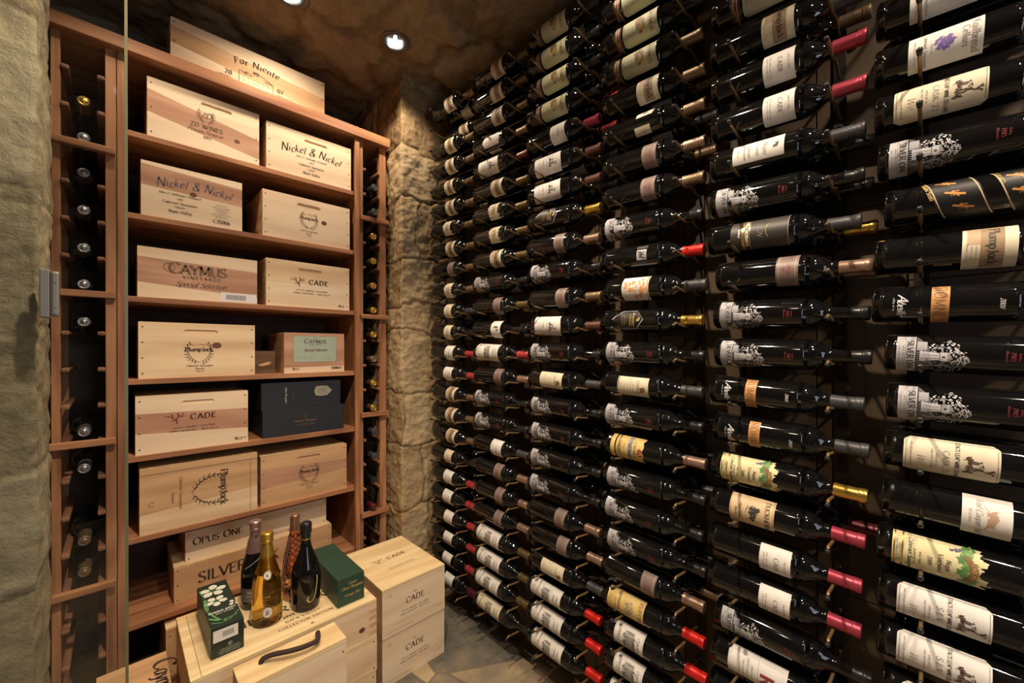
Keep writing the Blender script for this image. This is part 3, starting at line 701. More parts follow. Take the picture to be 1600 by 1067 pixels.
def stamp(x, y): return [(rect(x - .014, y, x - .004, y + .008) + rect(x - .002, y + .001, x + .004, y + .004) + rect(x + .006, y + .002, x + .014, y + .006) + rect(x - .012, y - .003, x + .012, y - .0015), 'faint_ink')]
HB = .30
# 1 the crate on top of the cabinet
chateau = []
for r_ in range(3):
    for c_ in range(6): chateau += disc(-.045 + c_ * .018, .052 - r_ * .014, .0018, 8)
chateau += rect(-.062, .001, -.060, .075) + rect(.062, .001, .064, .062) + stroke([(-.06, .075), (-.03, .072), (0, .084), (.03, .078), (.063, .062)], .0016) + leafy(-.035, .070, .016, 60, 3, .002, 1.4, .5) + leafy(.045, .064, .013, 50, 4, .002, 1.4, .5) + leafy(0, .082, .010, 60, 7, .002, 1.2, .9)
crate('long pine wine crate on top of the redwood cabinet, arched script and building drawing', .145, .7025, 2.388, .172, 1.99, .19, [(.45, .12, 'pale_board'), (.82, .55, 'oak_board'), (1, 1, 'pale_board')],
      [(text('Far Niente', .024, .004, .106, serif=True, w=1.8, thin=.5, sp=1.6, arc=3.2, slant=.1, wob=.6), 'brand_ink'), (chateau, 'brand_ink'), (text('20', .017, -.098, .040, serif=True, w=2, thin=.6), 'brand_ink'), (text('07', .017, .092, .040, serif=True, w=2, thin=.6), 'brand_ink'), (text('CABERNET', .0075, -.112, .024, sm=2), 'brand_ink'), (text('NAPA VALLEY', .0075, .112, .024, sm=2), 'brand_ink')], nailcols=3, group='wooden wine crates on the shelving')
G = 'wooden wine crates on the shelving'
crate('pine crate with laurel crest and winged wording, top shelf left, pink band across', .079, .4332, SH[0], .218, YF + .008, HB, [(.42, .12, 'pale_board'), (.80, .48, 'rose_board'), (1, 1, 'pale_board')],
      [(laurel(-.004, .138, .024, 1, 8, .0075) + laurel(-.004, .138, .024, -1, 8, .0075) + text('ZD', .020, -.004, .130, serif=True, slant=.2, w=1.8, thin=.5), 'faint_ink'), (text('ZD WINES', .015, -.002, .088, serif=True, w=2.4, thin=.8, sp=1.8), 'faint_ink'), (text('Private Reserve', .014, -.006, .068, slant=.35, w=1.3, thin=.4, sp=.2), 'faint_ink'), (text('2007', .010, 0, .050, serif=True), 'brand_ink')], slot=(.03, .182, .10, .014), nailcols=3, knots=((.098, .075, .009),), group=G)
nick = lambda y0, ink='brand_ink', s=1.0: [(text('Nickel & Nickel', .030 * s, .002, y0, slant=.25, w=1.4, thin=.45, sp=1.1, arc=1.6, wob=.8, first=1.15, cw=.86), ink)]
nsub = lambda x, y, s=1.0: [(text('John C. Sullenger Vineyard', .0085 * s, x, y, slant=.2, sm=2, wob=.4, sp=.8), 'brand_ink'), (text('2007', .007 * s, x, y - .016 * s, slant=.2, sm=2), 'brand_ink'), (text('Cabernet Sauvignon', .0095 * s, x, y - .034 * s, slant=.2, sm=2, sp=.8), 'brand_ink'), (text('Oakville', .0065 * s, x, y - .048 * s, slant=.2, sm=2), 'brand_ink'), (text('Napa Valley', .0105 * s, x, y - .068 * s, slant=.2, sm=2, sp=.8), 'brand_ink')]
crate('pale crate with large arched cursive name, right end of the top shelf', .4594, .8243, SH[0], .205, YF + .008, HB, None, nick(.112) + nsub(.0, .090), slot=(.02, .172, .10, .013), nailcols=4, wd='pale_board', group=G)
crate('crate with brown stained upper board and arched cursive name, second shelf left', .062, .3714, SH[1], .200, YF + .008, HB, [(.56, .50, 'pale_board'), (.94, .86, 'rose_board'), (1, 1, 'pale_board')],
      nick(.128, 'grey_ink', .90) + nsub(-.045, .094, .95) + [(lines(6, .0048, .085, .088, .07, .0095, 3), 'brand_ink'), (text('CJS006', .013, .085, .018, serif=True, w=1.6, sp=.8), 'brand_ink')], nailcols=0, knots=((-.005, .110, .010),), group=G)
crate('pale crate with oval handle slot and faint shield crest, second shelf right', .4455, .8186, SH[1], .2015, YF + .010, HB, None, PJ(.0, .108, .032, 'faint_ink') + [(text('Cabernet Sauvignon', .0065, 0, .052, sm=2, sp=.9), 'faint_ink'), (text('Reserve', .0055, 0, .042, sm=2), 'faint_ink'), (text('Oakville', .0045, 0, .033, sm=2), 'faint_ink')], slot=(.0, .168, .10, .015), nailcols=4, knots=((.066, .106, .011),), wd='pale_board', group=G)
bars = [q for k in range(26) for q in rect(.078 + k * .0026, .012, .078 + k * .0026 + (.0008 if (k * 7) % 3 else .0016), .032)]
crate('wide crate with bold capitals and a white barcode sticker, third shelf left', .0522, .4249, SH[2], .184, YF + .008, HB, [(.30, .14, 'pale_board'), (.80, .72, 'rose_board'), (1, 1, 'pale_board')],
      [(text('CAYMUS', .034, -.010, .098, serif=True, w=2.1, thin=.6, sp=.5, first=1.15), 'faint_ink'), (text('VINEYARDS', .0115, .0, .080, serif=True, w=2, thin=.8, sp=4.6), 'faint_ink'), (text('Special Selection', .019, -.002, .050, slant=.45, w=1.4, thin=.4, sp=.1), 'faint_ink'),
       (ring(-.098, .118, .017, .0018, 16), 'faint_ink'), (rect(.060, .003, .184, .040), 'white_paper')], nailcols=0, group=G)
w_ = bpy.context.scene.objects['wine_crate.005'] if 'wine_crate.005' in bpy.context.scene.objects else None
if w_:
    b = MB()
    for q in bars: b.face([(u, -HB / 2 - .0016, v) for u, v in q], M['dk'])
    b.build('barcode', w_)
crate('pale crate with small red vine and handle slot, third shelf right', .4579, .8160, SH[2], .205, YF + .010, HB, [(.5, .58, 'pale_board'), (1, 1, 'pine')], cade_front(.012, .112) + stamp(.140, .016), slot=(0, .170, .10, .013), nailcols=4, group=G)
crate('pale crate with oak knot right of its shield crest, middle shelf left', .0543, .4160, SH[3], .207, YF + .008, HB, None, PJ(-.006, .100, .036) + [(text('Cabernet Sauvignon', .0072, -.004, .040, sm=2, sp=.9, w=1.6), 'brand_ink'), (text('Reserve', .0062, -.004, .029, sm=2, w=1.6), 'brand_ink'), (text('Oakville', .005, -.004, .020, sm=2), 'brand_ink')], slot=(.0, .174, .106, .016), nailcols=4, knots=((.050, .122, .0135),), wd='pine', group=G)
b_ = crate('little dark brown wooden box with a leaf emblem, middle shelf between two crates', .4255, .5050, SH[3], .100, YF + .060, .14, [(1, 1, 'dark_board')], [([[(-.026, .040), (-.008, .046), (.010, .052), (.026, .050), (.016, .040), (-.004, .034), (-.020, .034)]], 'leaf_logo')], nailcols=0, lidmat='dark_board', name='wooden_box', cat='box')
lab_ = [(rect(-.095, .048, .095, .168), 'label_green'), (frame(-.095, .048, .095, .168, .001), 'brown_ink')]
t_ = crate('pink-edged crate bearing a large sage green paper label, middle shelf right', .5303, .7945, SH[3], .182, YF + .020, .27, [(.14, .16, 'pale_board'), (1, 1, 'rose_board')], lab_ + [(text('SS08CS', .010, .095, .014, serif=True, w=2.2, thin=1), 'brand_ink')] + stamp(-.085, .016), nailcols=0, group=G)
b = MB()
for qs in (text('THE', .005, 0, .155, serif=True), text('CAYMUS', .017, 0, .134, serif=True, w=1.8, first=1.2), text('VINEYARDS', .006, 0, .124, sp=3.2)):
    for q in qs: b.face([(u, -.27 / 2 - .0008, v) for u, v in q], M['grey_ink'])
for q in text('Special Selection', .012, 0, .098, slant=.4, sp=.2): b.face([(u, -.27 / 2 - .0008, v) for u, v in q], M['cap_wine'])
for q in lines(2, .0038, -.05, .074, .07, .008, 5) + lines(2, .0038, .06, .066, .05, .008, 6): b.face([(u, -.27 / 2 - .0008, v) for u, v in q], M['mid_ink'])
b.build('label_print', t_)
crate('pale crate with red vine emblem, pink middle board, shelf below the middle at left', .0462, .3909, SH[4], .212, YF + .008, HB, [(.36, .28, 'pale_board'), (.70, .66, 'rose_board'), (1, 1, 'pale_board')], cade_front(.0, .118, .96) + stamp(.140, .016), slot=(.008, .180, .098, .014), nailcols=4, group=G, rz=0)
# two dark gift boxes
def card_box(label, x0, x1, z0, z1, yf, depth, mat, prints=(), top=(), name='gift_box', rz=0, group=None, lid=None, side=()):
    w, h = x1 - x0, z1 - z0
    t = thing(name, label, 'box', ((x0 + x1) / 2, yf + depth / 2, z0), (0, 0, rad(rz)), group)
    b = MB(); b.box(-w / 2, w / 2, -depth / 2, depth / 2, 0, h, M[mat], .0012)
    for k, (qs, m) in enumerate(prints):
        for q in qs: b.face([(u, -depth / 2 - .0005 - k * .0002, v) for u, v in q], M[m])
    b.build('body', t)
    if top:
        b = MB()
        for k, (qs, m) in enumerate(top):
            for q in qs: b.face([(max(-w / 2 + .0012, min(w / 2 - .0012, u)), max(.0012, min(depth - .0012, v)) - depth / 2, h + .0004 + k * .0002) for u, v in q], M[m])
        b.build('top_print', t)
    return t
sh_ = [[(-.028, .0), (-.022, .020), (.0, .024), (.030, .022), (.052, .0), (.030, -.022), (.0, -.024), (-.022, -.020)]]
card_box('matt black gift box with cream shield emblem, upper of two beneath the middle shelf', .4420, .7764, .9235 + .1195, .9235 + .1195 + .119, YF + .02, .28, 'navy_card', [(mv(sh_, .075, .070), 'shield_tan'), (ring(.085, .070, .019, .001, 20) + text('Dom', .008, .085, .072, serif=True) + text('VINTAGE', .004, .085, .062), 'dk'), (text('Dom Perignon', .008, -.075, .060, rot=-PI / 2, slant=.3), 'cream_paper'), (text('Vintage', .005, -.045, .060, rot=-PI / 2), 'faint_ink')])
card_box('matt black gift box with gold crest, lower of the two beneath the middle shelf', .4446, .7889, .9245, .9245 + .118, YF + .012, .29, 'navy_card', [(ring(0, .082, .008, .0012, 14) + text('Veuve Clicquot', .010, 0, .055, serif=True, w=1.6) + text('La Grande Dame', .007, 0, .040, serif=True, sp=1.6), 'brown_ink')])
sd = PJ(.045, .115, .058, 'faint_ink')
def rot90(qs, cx, cy): return [[(cx + (b_ - cy), cy - (a - cx)) for a, b_ in q] for q in qs]
pj_side = [(rot90(shield(.0, .0, .056, .0018) + laurel(0, -.004, .054, 1, 7, .010) + laurel(0, -.004, .054, -1, 7, .010), 0, 0), 'brand_ink')]
crate('honey coloured crate lying on its side, shield crest turned upright, sixth shelf left', .0567, .4237, SH[5], .238, YF + .006, HB, [(.30, .42, 'pine'), (.44, .52, 'oak_board'), (1, 1, 'oak_board')],
      [(mv(pj_side[0][0], .035, .120), 'brand_ink'), (text('PlumpJack', .024, .056, .122, rot=-PI / 2, serif=True, w=1.7, thin=.5, sp=.6), 'brand_ink'), (text('Cabernet Sauvignon', .010, -.072, .130, rot=-PI / 2, sm=2), 'faint_ink'), (text('Reserve', .009, -.095, .115, rot=-PI / 2, sm=2), 'faint_ink'), (ring(-.150, .105, .009, .0014, 14, a0=.6, a1=5.6), 'faint_ink'), (rect(-.1835, .214, .1835, .2155), 'groove'), (rect(.158, 0, .1592, .214), 'groove')], nailcols=0, group=G)
crate('rose toned crate with dark shield crest, sixth shelf right', .437, .8015, SH[5], .215, YF + .010, HB, [(.35, .45, 'oak_board'), (.75, .66, 'rose_board'), (1, 1, 'oak_board')], PJ(.012, .112, .035) + [(text('Cabernet Sauvignon', .0072, .012, .056, sm=2, sp=.9), 'brand_ink'), (text('Reserve', .006, .012, .046, sm=2), 'brand_ink'), (text('Oakville', .0045, .012, .037, sm=2), 'brand_ink')], slot=(.01, .182, .10, .012), nailcols=4, group=G)
crate('long honey crate with tall capitals, beneath the narrower crate on the lowest shelf', .155, .742, SH[6], .137, 2.020, .30, None, [(text('SILVER OAK', .040, -.078, .055, serif=True, w=1.7, thin=.45, sp=.8, cw=.95), 'brand_ink')], nailcols=3, wd='oak_board', group=G)
crate('long pale crate with copperplate capitals, topmost on the lowest shelf', .1920, .728, SH[6] + .1375, .118, 2.050, .26, None, [(text('OPUS ONE', .024, -.160, .060, serif=True, w=1.8, thin=.4, sp=1.2, first=1.15), 'brand_ink'), (text('CABERNET SAUVIGNON', .010, .040, .012, sp=2.4, sm=2), 'brand_ink')], nailcols=2, wd='pale_board', group=G)
crate('shadowed crate standing on the floor beneath the lowest shelf', .1255, .62, 0, .285, 1.935, .30, None, [], nailcols=4, wd='oak_board')
# ---- crates on the floor
knot = ((.215, .040, .010),)
GF = 'crates stacked on the floor before the shelving'
crate('flat crate at the floor under two others, right of the rope-handled crate', .143, .6815, 0, .129, 1.422, .36, None, nailcols=2, group=GF, lid=.012)
crate('flat crate in the middle of the stack below the standing bottles', .143, .6835, .1295, .129, 1.420, .36, None, nailcols=2, group=GF, lid=.012)
tp = [(text('SILVER OAK', .036, .0, .150, serif=True, w=1.8, thin=.5, sp=1.6), 'brand_ink'), (text('1999 - 2004', .0135, .040, .108, serif=True, w=2), 'brand_ink'), (text('NAPA VALLEY', .0115, .045, .080, sp=1.8), 'brand_ink'), (text('COLLECTOR EDITION', .0115, .048, .050, sp=1.8), 'brand_ink'), (disc(.055, .022, .004, 8, 1.4, .7), 'dk'), (rect(-.245, 0, -.2440, .36), 'groove')]
t_ = crate('long pine crate at the top of the floor stack, carrying champagne bottles and boxes', .143, .6830, .259, .131, 1.421, .372, [(.7, .75, 'pine'), (1, 1, 'pale_board')], (), nailcols=0, knots=knot, group=GF, lid=.012, top_prints=tp)
b = MB()
for k in range(4): b.box(.242, .2705, -.187, -.1858, .012 + k * .026, .024 + k * .026, M['pine_end'])
b.build('dovetail_joint', t_)
GC = 'two stacked crates at the right of the floor stack'
cf = [(text('CADE', .021, 0, .100, serif=True, w=1.5, thin=.5, sp=2.4), 'brand_ink'), (text('2007', .005, 0, .132), 'brand_ink'), (text('ESTATE CABERNET SAUVIGNON', .0052, 0, .072, sp=2, sm=2), 'brand_ink'), (text('HOWELL MOUNTAIN - NAPA VALLEY', .0052, 0, .060, sp=2, sm=2), 'brand_ink'), (lines(2, .0036, -.112, .160, .03, .007, 3) + lines(1, .0036, .115, .172, .03, .007, 4) + lines(1, .0036, -.075, .015, .12, .007, 5) + lines(1, .0036, .105, .030, .05, .007, 6), 'faint_ink')]
crate('lower of the two square crates lettered in capitals at the right', .7275, 1.0115, 0, .190, 1.466, .375, None, cf, nailcols=0, lid=.010, group=GC, wd='pale_board', lidmat='pale_board')
ct = [(vine(-.055, .215, .022, .0022), 'red_ink'), (text('CADE', .022, .030, .205, serif=True, w=1.5, thin=.5, sp=2.6), 'brand_ink'), (text('ESTATE CABERNET SAUVIGNON', .005, .01, .130, sp=2, sm=2), 'faint_ink'), (text('HOWELL MOUNTAIN - NAPA VALLEY', .005, .01, .118, sp=2, sm=2), 'faint_ink')]
crate('upper square crate of the right stack, red vine printed on its bright lid', .7260, 1.0120, .191, .190, 1.463, .375, None, cf, nailcols=0, lid=.010, group=GC, top_prints=ct, wd='pale_board')
# tall crate with a rope handle
t = crate('tall pine crate with a dark rope handle on top, front of the floor', .2290, .5045, 0, .420, 1.2515, .100, None, [(text('CHATEAU', .02, 0, .30, serif=True), 'brand_ink')], nailcols=3, lid=.014, wd='pale_board')
b = MB(); pts = smooth([(-.075, .014), (-.05, .0), (-.015, -.022), (.025, -.034), (.06, -.026), (.078, .022)], 6)
zz = [.4265 + .016 * math.sin(PI * min(1, k / (len(pts) - 1))) ** .5 for k in range(len(pts))]
b.tube([(x, y, z) for (x, y), z in zip(pts, zz)], .0070, M['rope'], 10)
b.sphere((-.076, .0145, .4255), .0075, M['rope']); b.sphere((.078, .022, .4255), .0075, M['rope'])
b.build('rope_handle', t)
# crate at the lower left
tp = [(text('Caymus', .044, .050, .215, rot=-PI / 2, slant=.2, w=1.8, thin=.5, first=1.3, sp=.6), 'brand_ink')]
crate('crate with big dark script on its lid, lower left behind the glass edge', -.049, .122, 0, .250, 1.51, .36, None, nailcols=2, lid=.012, top_prints=tp, lidmat='oak_board', wd='oak_board')

# ---- gift boxes on the crate
ZT = .391
card_box('plain dark green gift box with gold print on its end, beside the square crate', .5560, .6530, ZT, ZT + .098, 1.458, .300, 'green_card', [(text('Cuvee', .009, .004, .070, slant=.35, sp=.4), 'gold_flat'), (text('Dom Perignon', .010, .004, .055, slant=.35, sp=.4), 'gold_flat'), (text('Vintage 1993', .008, .004, .030, slant=.3, sp=.5), 'gold_flat')])
def petals(x, y, s, n=5, a0=0, seed=0):
    o = []
    for k in range(n):
        a = a0 + 2 * PI * k / n; c_, s_ = math.cos(a), math.sin(a)
        q = [(.22, -.07), (.42, -.27), (.70, -.36), (.95, -.24), (1.06, .0), (.93, .24), (.68, .33), (.42, .25), (.22, .07)]
        o.append([(x + s * (u * c_ - v * s_), y + s * 1.1 * (u * s_ + v * c_)) for u, v in q])
    return o
top_ = [(petals(-.004, .236, .036, 5, .2), 'petal'), (leafy(-.004, .236, .010, 40, 2, .003), 'stem_green'), (petals(-.006, .158, .029, 5, .9), 'petal'), (leafy(-.006, .158, .007, 30, 3, .0025), 'stem_green'), (petals(.036, .112, .017, 4, .6) , 'petal'),
        (stroke([(-.03, .20), (-.038, .13), (-.02, .05), (.0, .02)], .004) + stroke([(-.038, .06), (-.01, .03), (.03, .034)], .005) + stroke([(-.036, .03), (0, .014), (.038, .055)], .003) + stroke([(-.040, .26), (-.030, .18), (-.034, .10)], .0025), 'stem_green'),
        (text('PERRIER-JOUET', .0085, .0, .082, serif=True, w=2.4, thin=1, sp=1.1, cw=.8), 'petal'), (text('BELLE EPOQUE', .0050, .004, .070, w=1.8, thin=.8, sp=1.2), 'petal')]
bc = [q for k in range(20) for q in rect(-.012 + k * .0014, .056, -.012 + k * .0014 + (.0005 if (k * 5) % 3 else .0009), .072)]
card_box('dark green gift box printed with white anemone flowers, left end of the bottle crate', .1965, .2790, ZT, ZT + .090, 1.474, .292, 'dark_card', [(rect(-.036, .046, .026, .081), 'white_paper'), (bc, 'dk'), (ring(.006, .030, .005, .0009, 12) + text('C', .005, .006, .0275) + lines(3, .0032, .005, .018, .05, .006, 4), 'petal')], top_)

# ------------------------------------------------------------ wine bottles
R0 = .0372
def glass_profile(kind='bordeaux'):
    if kind == 'burgundy':
        return [(.0001, .010), (.020, .006), (.030, .0), (.036, .003), (.0385, .010), (.0390, .100), (.0380, .125), (.0340, .152), (.0265, .182), (.0200, .208), (.0165, .228), (.0150, .245), (.0142, .285), (.0142, .290), (.0160, .291), (.0160, .299), (.0001, .300)]
    return [(.0001, .012), (.018, .008), (.029, .0005), (.0335, .0), (.0360, .0025), (R0, .008), (R0 + .0003, .020), (R0 + .0003, .192), (.0370, .203), (.0353, .213), (.0318, .2225), (.0268, .231), (.0214, .2380), (.0176, .2445), (.0157, .252), (.0147, .262), (.0140, .300), (.0140, .305), (.0155, .306), (.0155, .315), (.0135, .3165), (.0001, .3165)]
def dens(p):
    """rounds the profile between its control points"""
    q = smooth([(a, b) for a, b in p[1:-1]], 3); return [p[0]] + [(max(a, .0001), b) for a, b in q] + [p[-1]]
b = MB(); b.lathe(dens(glass_profile()), M['glass_black'], 40); ME_GLASS = b.mesh('glass_body')
b = MB(); b.lathe(dens(glass_profile('burgundy')), M['glass_black'], 36); ME_BURG = b.mesh('glass_body')
def capsule_mesh(mat, style=0):
    b = MB(); z0 = .258 if style == 0 else .284
    pr = [(.0157, z0), (.0152, z0 + .010), (.0149, .300), (.0152, .302), (.0160, .303), (.0162, .3045), (.0157, .3055), (.0161, .3065), (.0161, .316), (.0152, .3174), (.012, .3178), (.0001, .3178)]
    if style: pr = [(.0147, z0), (.0146, .300), (.0152, .302), (.0160, .303), (.0162, .3045), (.0161, .316), (.0152, .3174), (.0001, .3178)]
    b.lathe(pr, mat, 24)
    if mat.name in ('cap_tan', 'cap_copper', 'cap_grey', 'cap_olive'):
        for z in (.288, .292, .296): b.lathe([(.0149, z), (.0155, z + .001), (.0149, z + .002)], mat, 24)
    return b.mesh('capsule')
CAPS = {}
def cap_me(k):
    if k not in CAPS: CAPS[k] = capsule_mesh(M['cap_' + k], 1 if k == 'black' else 0)
    return CAPS[k]
def cyl(s, t, e, R=R0 + .0003):
    a = s / R; r = R + e
    return (r * math.sin(a), -r * math.cos(a), t)
def split(q, m=.006):
    if len(q) != 4: return [q]
    w = max(p[0] for p in q) - min(p[0] for p in q)
    if w <= m: return [q]
    # bisect the pair of edges with the larger horizontal run
    r01 = abs(q[0][0] - q[1][0]) + abs(q[2][0] - q[3][0]); r12 = abs(q[1][0] - q[2][0]) + abs(q[3][0] - q[0][0])
    md = lambda a, b: ((a[0] + b[0]) / 2, (a[1] + b[1]) / 2)
    if r01 >= r12: a, c = md(q[0], q[1]), md(q[2], q[3]); return split([q[0], a, c, q[3]], m) + split([a, q[1], q[2], c], m)
    a, c = md(q[1], q[2]), md(q[3], q[0]); return split([q[0], q[1], a, c], m) + split([c, a, q[2], q[3]], m)
def paper(mb, s0, s1, t0, t1, mat, e=.0003, clip=0, top=None, bot=None, n=24):
    rows = []
    for i in range(n + 1):
        s = s0 + (s1 - s0) * i / n; c = max(0, clip - min(s - s0, s1 - s))
        hi = (top(s) if top else t1) - c; lo = (bot(s) if bot else t0) + c
        rows.append([cyl(s, lo, e), cyl(s, hi, e)])
    mb.grid(rows, mat, smooth=True)
def ink(mb, qs, mat, e=.0006):
    for q in qs:
        for r in split(q): mb.face([cyl(a, b_, e) for a, b_ in r], mat, False)
LABELS = {}
def label_mesh(kind):
    if kind in LABELS: return LABELS[kind]
    b = MB(); EX = []
    def P(*a, part=None, **k):
        m_ = b
        if part: m_ = MB(); EX.append((part, m_))
        paper(m_, *a, **k)
    def I(qs, m, e=.0006, part=None):
        m_ = b
        if part:
            for n_, x_ in EX:
                if n_ == part: m_ = x_
            if m_ is b: m_ = MB(); EX.append((part, m_))
        ink(m_, qs, M[m], e)
    if kind == 'grape_clip':
        P(-.052, .052, .078, .192, M['green_paper'], clip=.008); P(-.050, .050, .050, .072, M['cap_brown'], part='lower_label'); 
        I(rect(-.05, .056, .05, .0575) + rect(-.05, .064, .05, .0655), 'tan_paper')
        I(frame(-.046, .085, .046, .185, .0006), 'mid_ink')
        I(text('CAYMUS', .012, 0, .166, serif=True, w=1.6, first=1.1), 'brown_ink'); I(leafy(0, .138, .016, 90, 5, .0035, 1.5, .8) + leafy(-.012, .130, .010, 50, 8, .003), 'brown_ink', .0007)
        I(leafy(.012, .142, .008, 40, 15, .003), 'gold_flat', .0008); I(lines(4, .0038, 0, .112, .05, .008, 2), 'mid_ink')
    elif kind in ('plump', 'plump_old'):
        c = 'green_paper' if kind == 'plump_old' else 'cream_paper'
        P(-.052, .052, .124, .192, M[c]); I(rect(-.046, .147, .046, .176), 'brown_panel'); I(rect(-.046, .130, -.004, .147), 'peach'); I(text('PlumpJack', .0125, .0, .157, serif=True, w=1.7, sp=.8), 'dk', .0008)
        I(lines(3, .0034, .012, .141, .03, .006, 6), 'mid_ink', .0008)
    elif kind == 'capitals':
        P(-.046, .046, .124, .190, M['white_paper']); I(text('CADE', .0095, 0, .156, serif=True, w=1.6, sp=2.2), 'mid_ink'); I(lines(1, .0036, 0, .177, .05, .007, 1) + lines(2, .0032, 0, .139, .05, .006, 2), 'faint_ink' if 0 else 'mid_ink')
    elif kind == 'oak':
        P(-.045, .045, .018, .046, M['silver_paper'], top=lambda s: .046); I(text('SILVER OAK', .0098, 0, .0335, serif=True, w=1.8, sp=.6, cw=.9), 'dk'); I(lines(2, .0034, 0, .0265, .05, .0055, 8), 'mid_ink'); I(rect(-.045, .0305, .045, .0309), 'dk')
        rn = random.Random(2)
        I([[(x - .0007, .047), (x + .0007, .047), (x * .55 + .006 + .0004, .066), (x * .55 + .006 - .0004, .066)] for x in [-.042 + .0042 * k for k in range(21)]], 'etch_grey')
        I(rect(-.030, .048, -.012, .062), 'etch_grey')
        I([[(-.011, .052), (.010, .052), (.006, .080), (-.007, .080)]], 'etch_white', .0005); I([[(-.009, .080), (.008, .080), (.008, .090), (-.009, .090)]], 'etch_white', .0005); I([[(-.011, .090), (.010, .090), (.0, .096), (-.001, .096)]], 'etch_grey', .0005)
        I(rect(-.0015, .083, .0015, .087) + rect(-.0095, .0795, .0085, .0803), 'dk', .0007); I(stroke([(-.004, .055), (-.003, .065), (-.003, .078)], .0006) + stroke([(.004, .055), (.003, .065), (.003, .078)], .0006), 'mid_ink', .0007)
        for sx, sy, r, sd, n, m in ((-.020, .092, .013, 1, 70, 'etch_white'), (.0, .104, .014, 2, 80, 'etch_white'), (-.016, .076, .010, 3, 36, 'etch_white'), (.020, .094, .014, 5, 70, 'etch_grey'), (.024, .078, .012, 6, 50, 'etch_grey'), (.006, .110, .010, 7, 46, 'etch_white'), (.012, .066, .008, 9, 24, 'etch_grey')):
            I(leafy(sx, sy, r, int(n * .8), sd, .0017, 1.05, 1.05), m, .0005 + .00005 * sd)
        I(stroke([(.016, .050), (.019, .066), (.016, .084), (.022, .096)], .0018) + stroke([(-.014, .068), (-.020, .082), (-.014, .095)], .001), 'etch_grey', .0009)
        I(text('1985', .0060, -.006, .168, slant=.2, w=1, thin=.5), 'script_red', part='vintage_lettering'); I(text('Alexander', .0036, -.006, .162, slant=.4, w=.8, thin=.4) + text('Valley', .0036, -.006, .177, slant=.4, w=.8, thin=.4), 'script_red', part='vintage_lettering')
    elif kind in ('stag', 'stag_slv', 'stag_plain'):
        if kind == 'stag_plain':
            P(-.046, .046, .035, .160, M['white_paper'], top=lambda s: .160 + .006 * math.cos(s * 60), bot=lambda s: .035 + .004 * math.cos(s * 60)); I(stag(0, .128, .0026), 'dk'); I(rect(-.042, .100, .042, .1012), 'mid_ink'); I(text('CASK 23', .0065, 0, .080, serif=True) + lines(2, .0034, 0, .066, .04, .007, 3), 'mid_ink')
        else:
            P(-.043, .043, .030, .158, M['cream_paper' if kind == 'stag' else 'white_paper'], clip=.009)
            I(rect(-.039, .035, -.0384, .153) + rect(.0384, .035, .039, .153) + rect(-.034, .0335, .034, .0341) + rect(-.032, .1545, .032, .1551), 'dk')
            I(stag(0.002, .134, .0028), 'brand_ink'); I(text("STAG'S LEAP WINE CELLARS", .0058, 0, .1015, serif=True, w=1.7, sp=.6, cw=.78), 'dk')
            if kind == 'stag': I(text('CASK 23', .0082, .006, .086, serif=True, sp=2.2), 'mid_ink')
            else: I(text('S.L.V.', .0088, 0, .087, serif=True, slant=.15, sp=2), 'mid_ink')
            I(lines(2, .0034, 0, .076, .05, .0065, 3), 'mid_ink'); I(text('We', .012, .004, .050, slant=.4, thin=.2, w=.4) + lines(1, .0028, 0, .040, .06, .006, 4), 'faint_ink')
    elif kind == 'violet':
        P(-.038, .038, .052, .153, M['white_paper']); I(leafy(-.006, .103, .010, 70, 3, .0035, 1.2, 1.3), 'violet'); I(text('Kailbread', .0105, 0, .138, w=1.3) + text('Cellars', .0092, -.004, .126, w=1.2), 'mid_ink'); I(text('Cabernet Sauvignon', .0052, 0, .074) + lines(1, .0034, 0, .084, .03, .006, 1) + lines(1, .003, 0, .060, .05, .006, 2), 'mid_ink')
    elif kind == 'peak':
        P(-.046, .046, .114, .176, M['white_paper']); I(text('Vail Cooper Hill', .0085, 0, .132, slant=.45, thin=.35, w=.9, sp=.3), 'mid_ink'); I(text('RESERVE', .0034, 0, .123, sp=4), 'mid_ink'); I(leafy(0, .152, .012, 46, 4, .004, 1.4, .45) + stroke([(-.022, .142), (-.010, .150), (-.002, .160), (.008, .150), (.024, .143)], .0014), 'peach')
    elif kind == 'strip':
        P(-.045, .045, .088, .113, M['amber_strip']); I(text('ROMNEY', .0165, -.002, .092, w=1.0, thin=.35, sp=1.2, cw=.85), 'brown_ink')
        I(text('Abeille', .0120, -.004, .040, slant=.5, w=1.4, thin=.5, sp=.2, first=1.3) + lines(1, .0034, -.006, .033, .04, .006, 3), 'etch_white', part='script_lettering'); I(text('2008', .0062, -.004, .176, slant=.4, w=1.4), 'etch_white', part='vintage_lettering')
    elif kind == 'figures':
        P(-.055, .055, .055, .150, M['black_paper'], top=lambda s: .135 + s * .35, bot=lambda s: .068 + s * .35); P(-.055, .055, .165, .20, M['black_paper'], part='upper_label', top=lambda s: .196, bot=lambda s: .158 + s * .3)
        for d in (.071, .131, .158): I([[(s, d + s * .35), (s + .005, d + (s + .005) * .35), (s + .005, d + .0018 + (s + .005) * .35), (s, d + .0018 + s * .35)] for s in [-.05 + .005 * k for k in range(20)]], 'tan_paper')
        for (x, y) in ((-.026, .086), (.0, .100), (.026, .112), (-.018, .176), (.012, .184)): I(stroke([(x - .004, y - .014), (x, y), (x + .003, y + .014)], .003) + stroke([(x - .005, y - .004), (x, y), (x + .006, y + .006)], .002) + leafy(x, y, .006, 14, 3, .002), 'orange')
        I(text('Adam Scott', .0065, -.012, .060, arc=0, rot=.33, serif=True, w=1.6) + text('GERARD', .0062, -.02, .151, rot=.33), 'gold_flat')
    elif kind == 'vine_leaf':
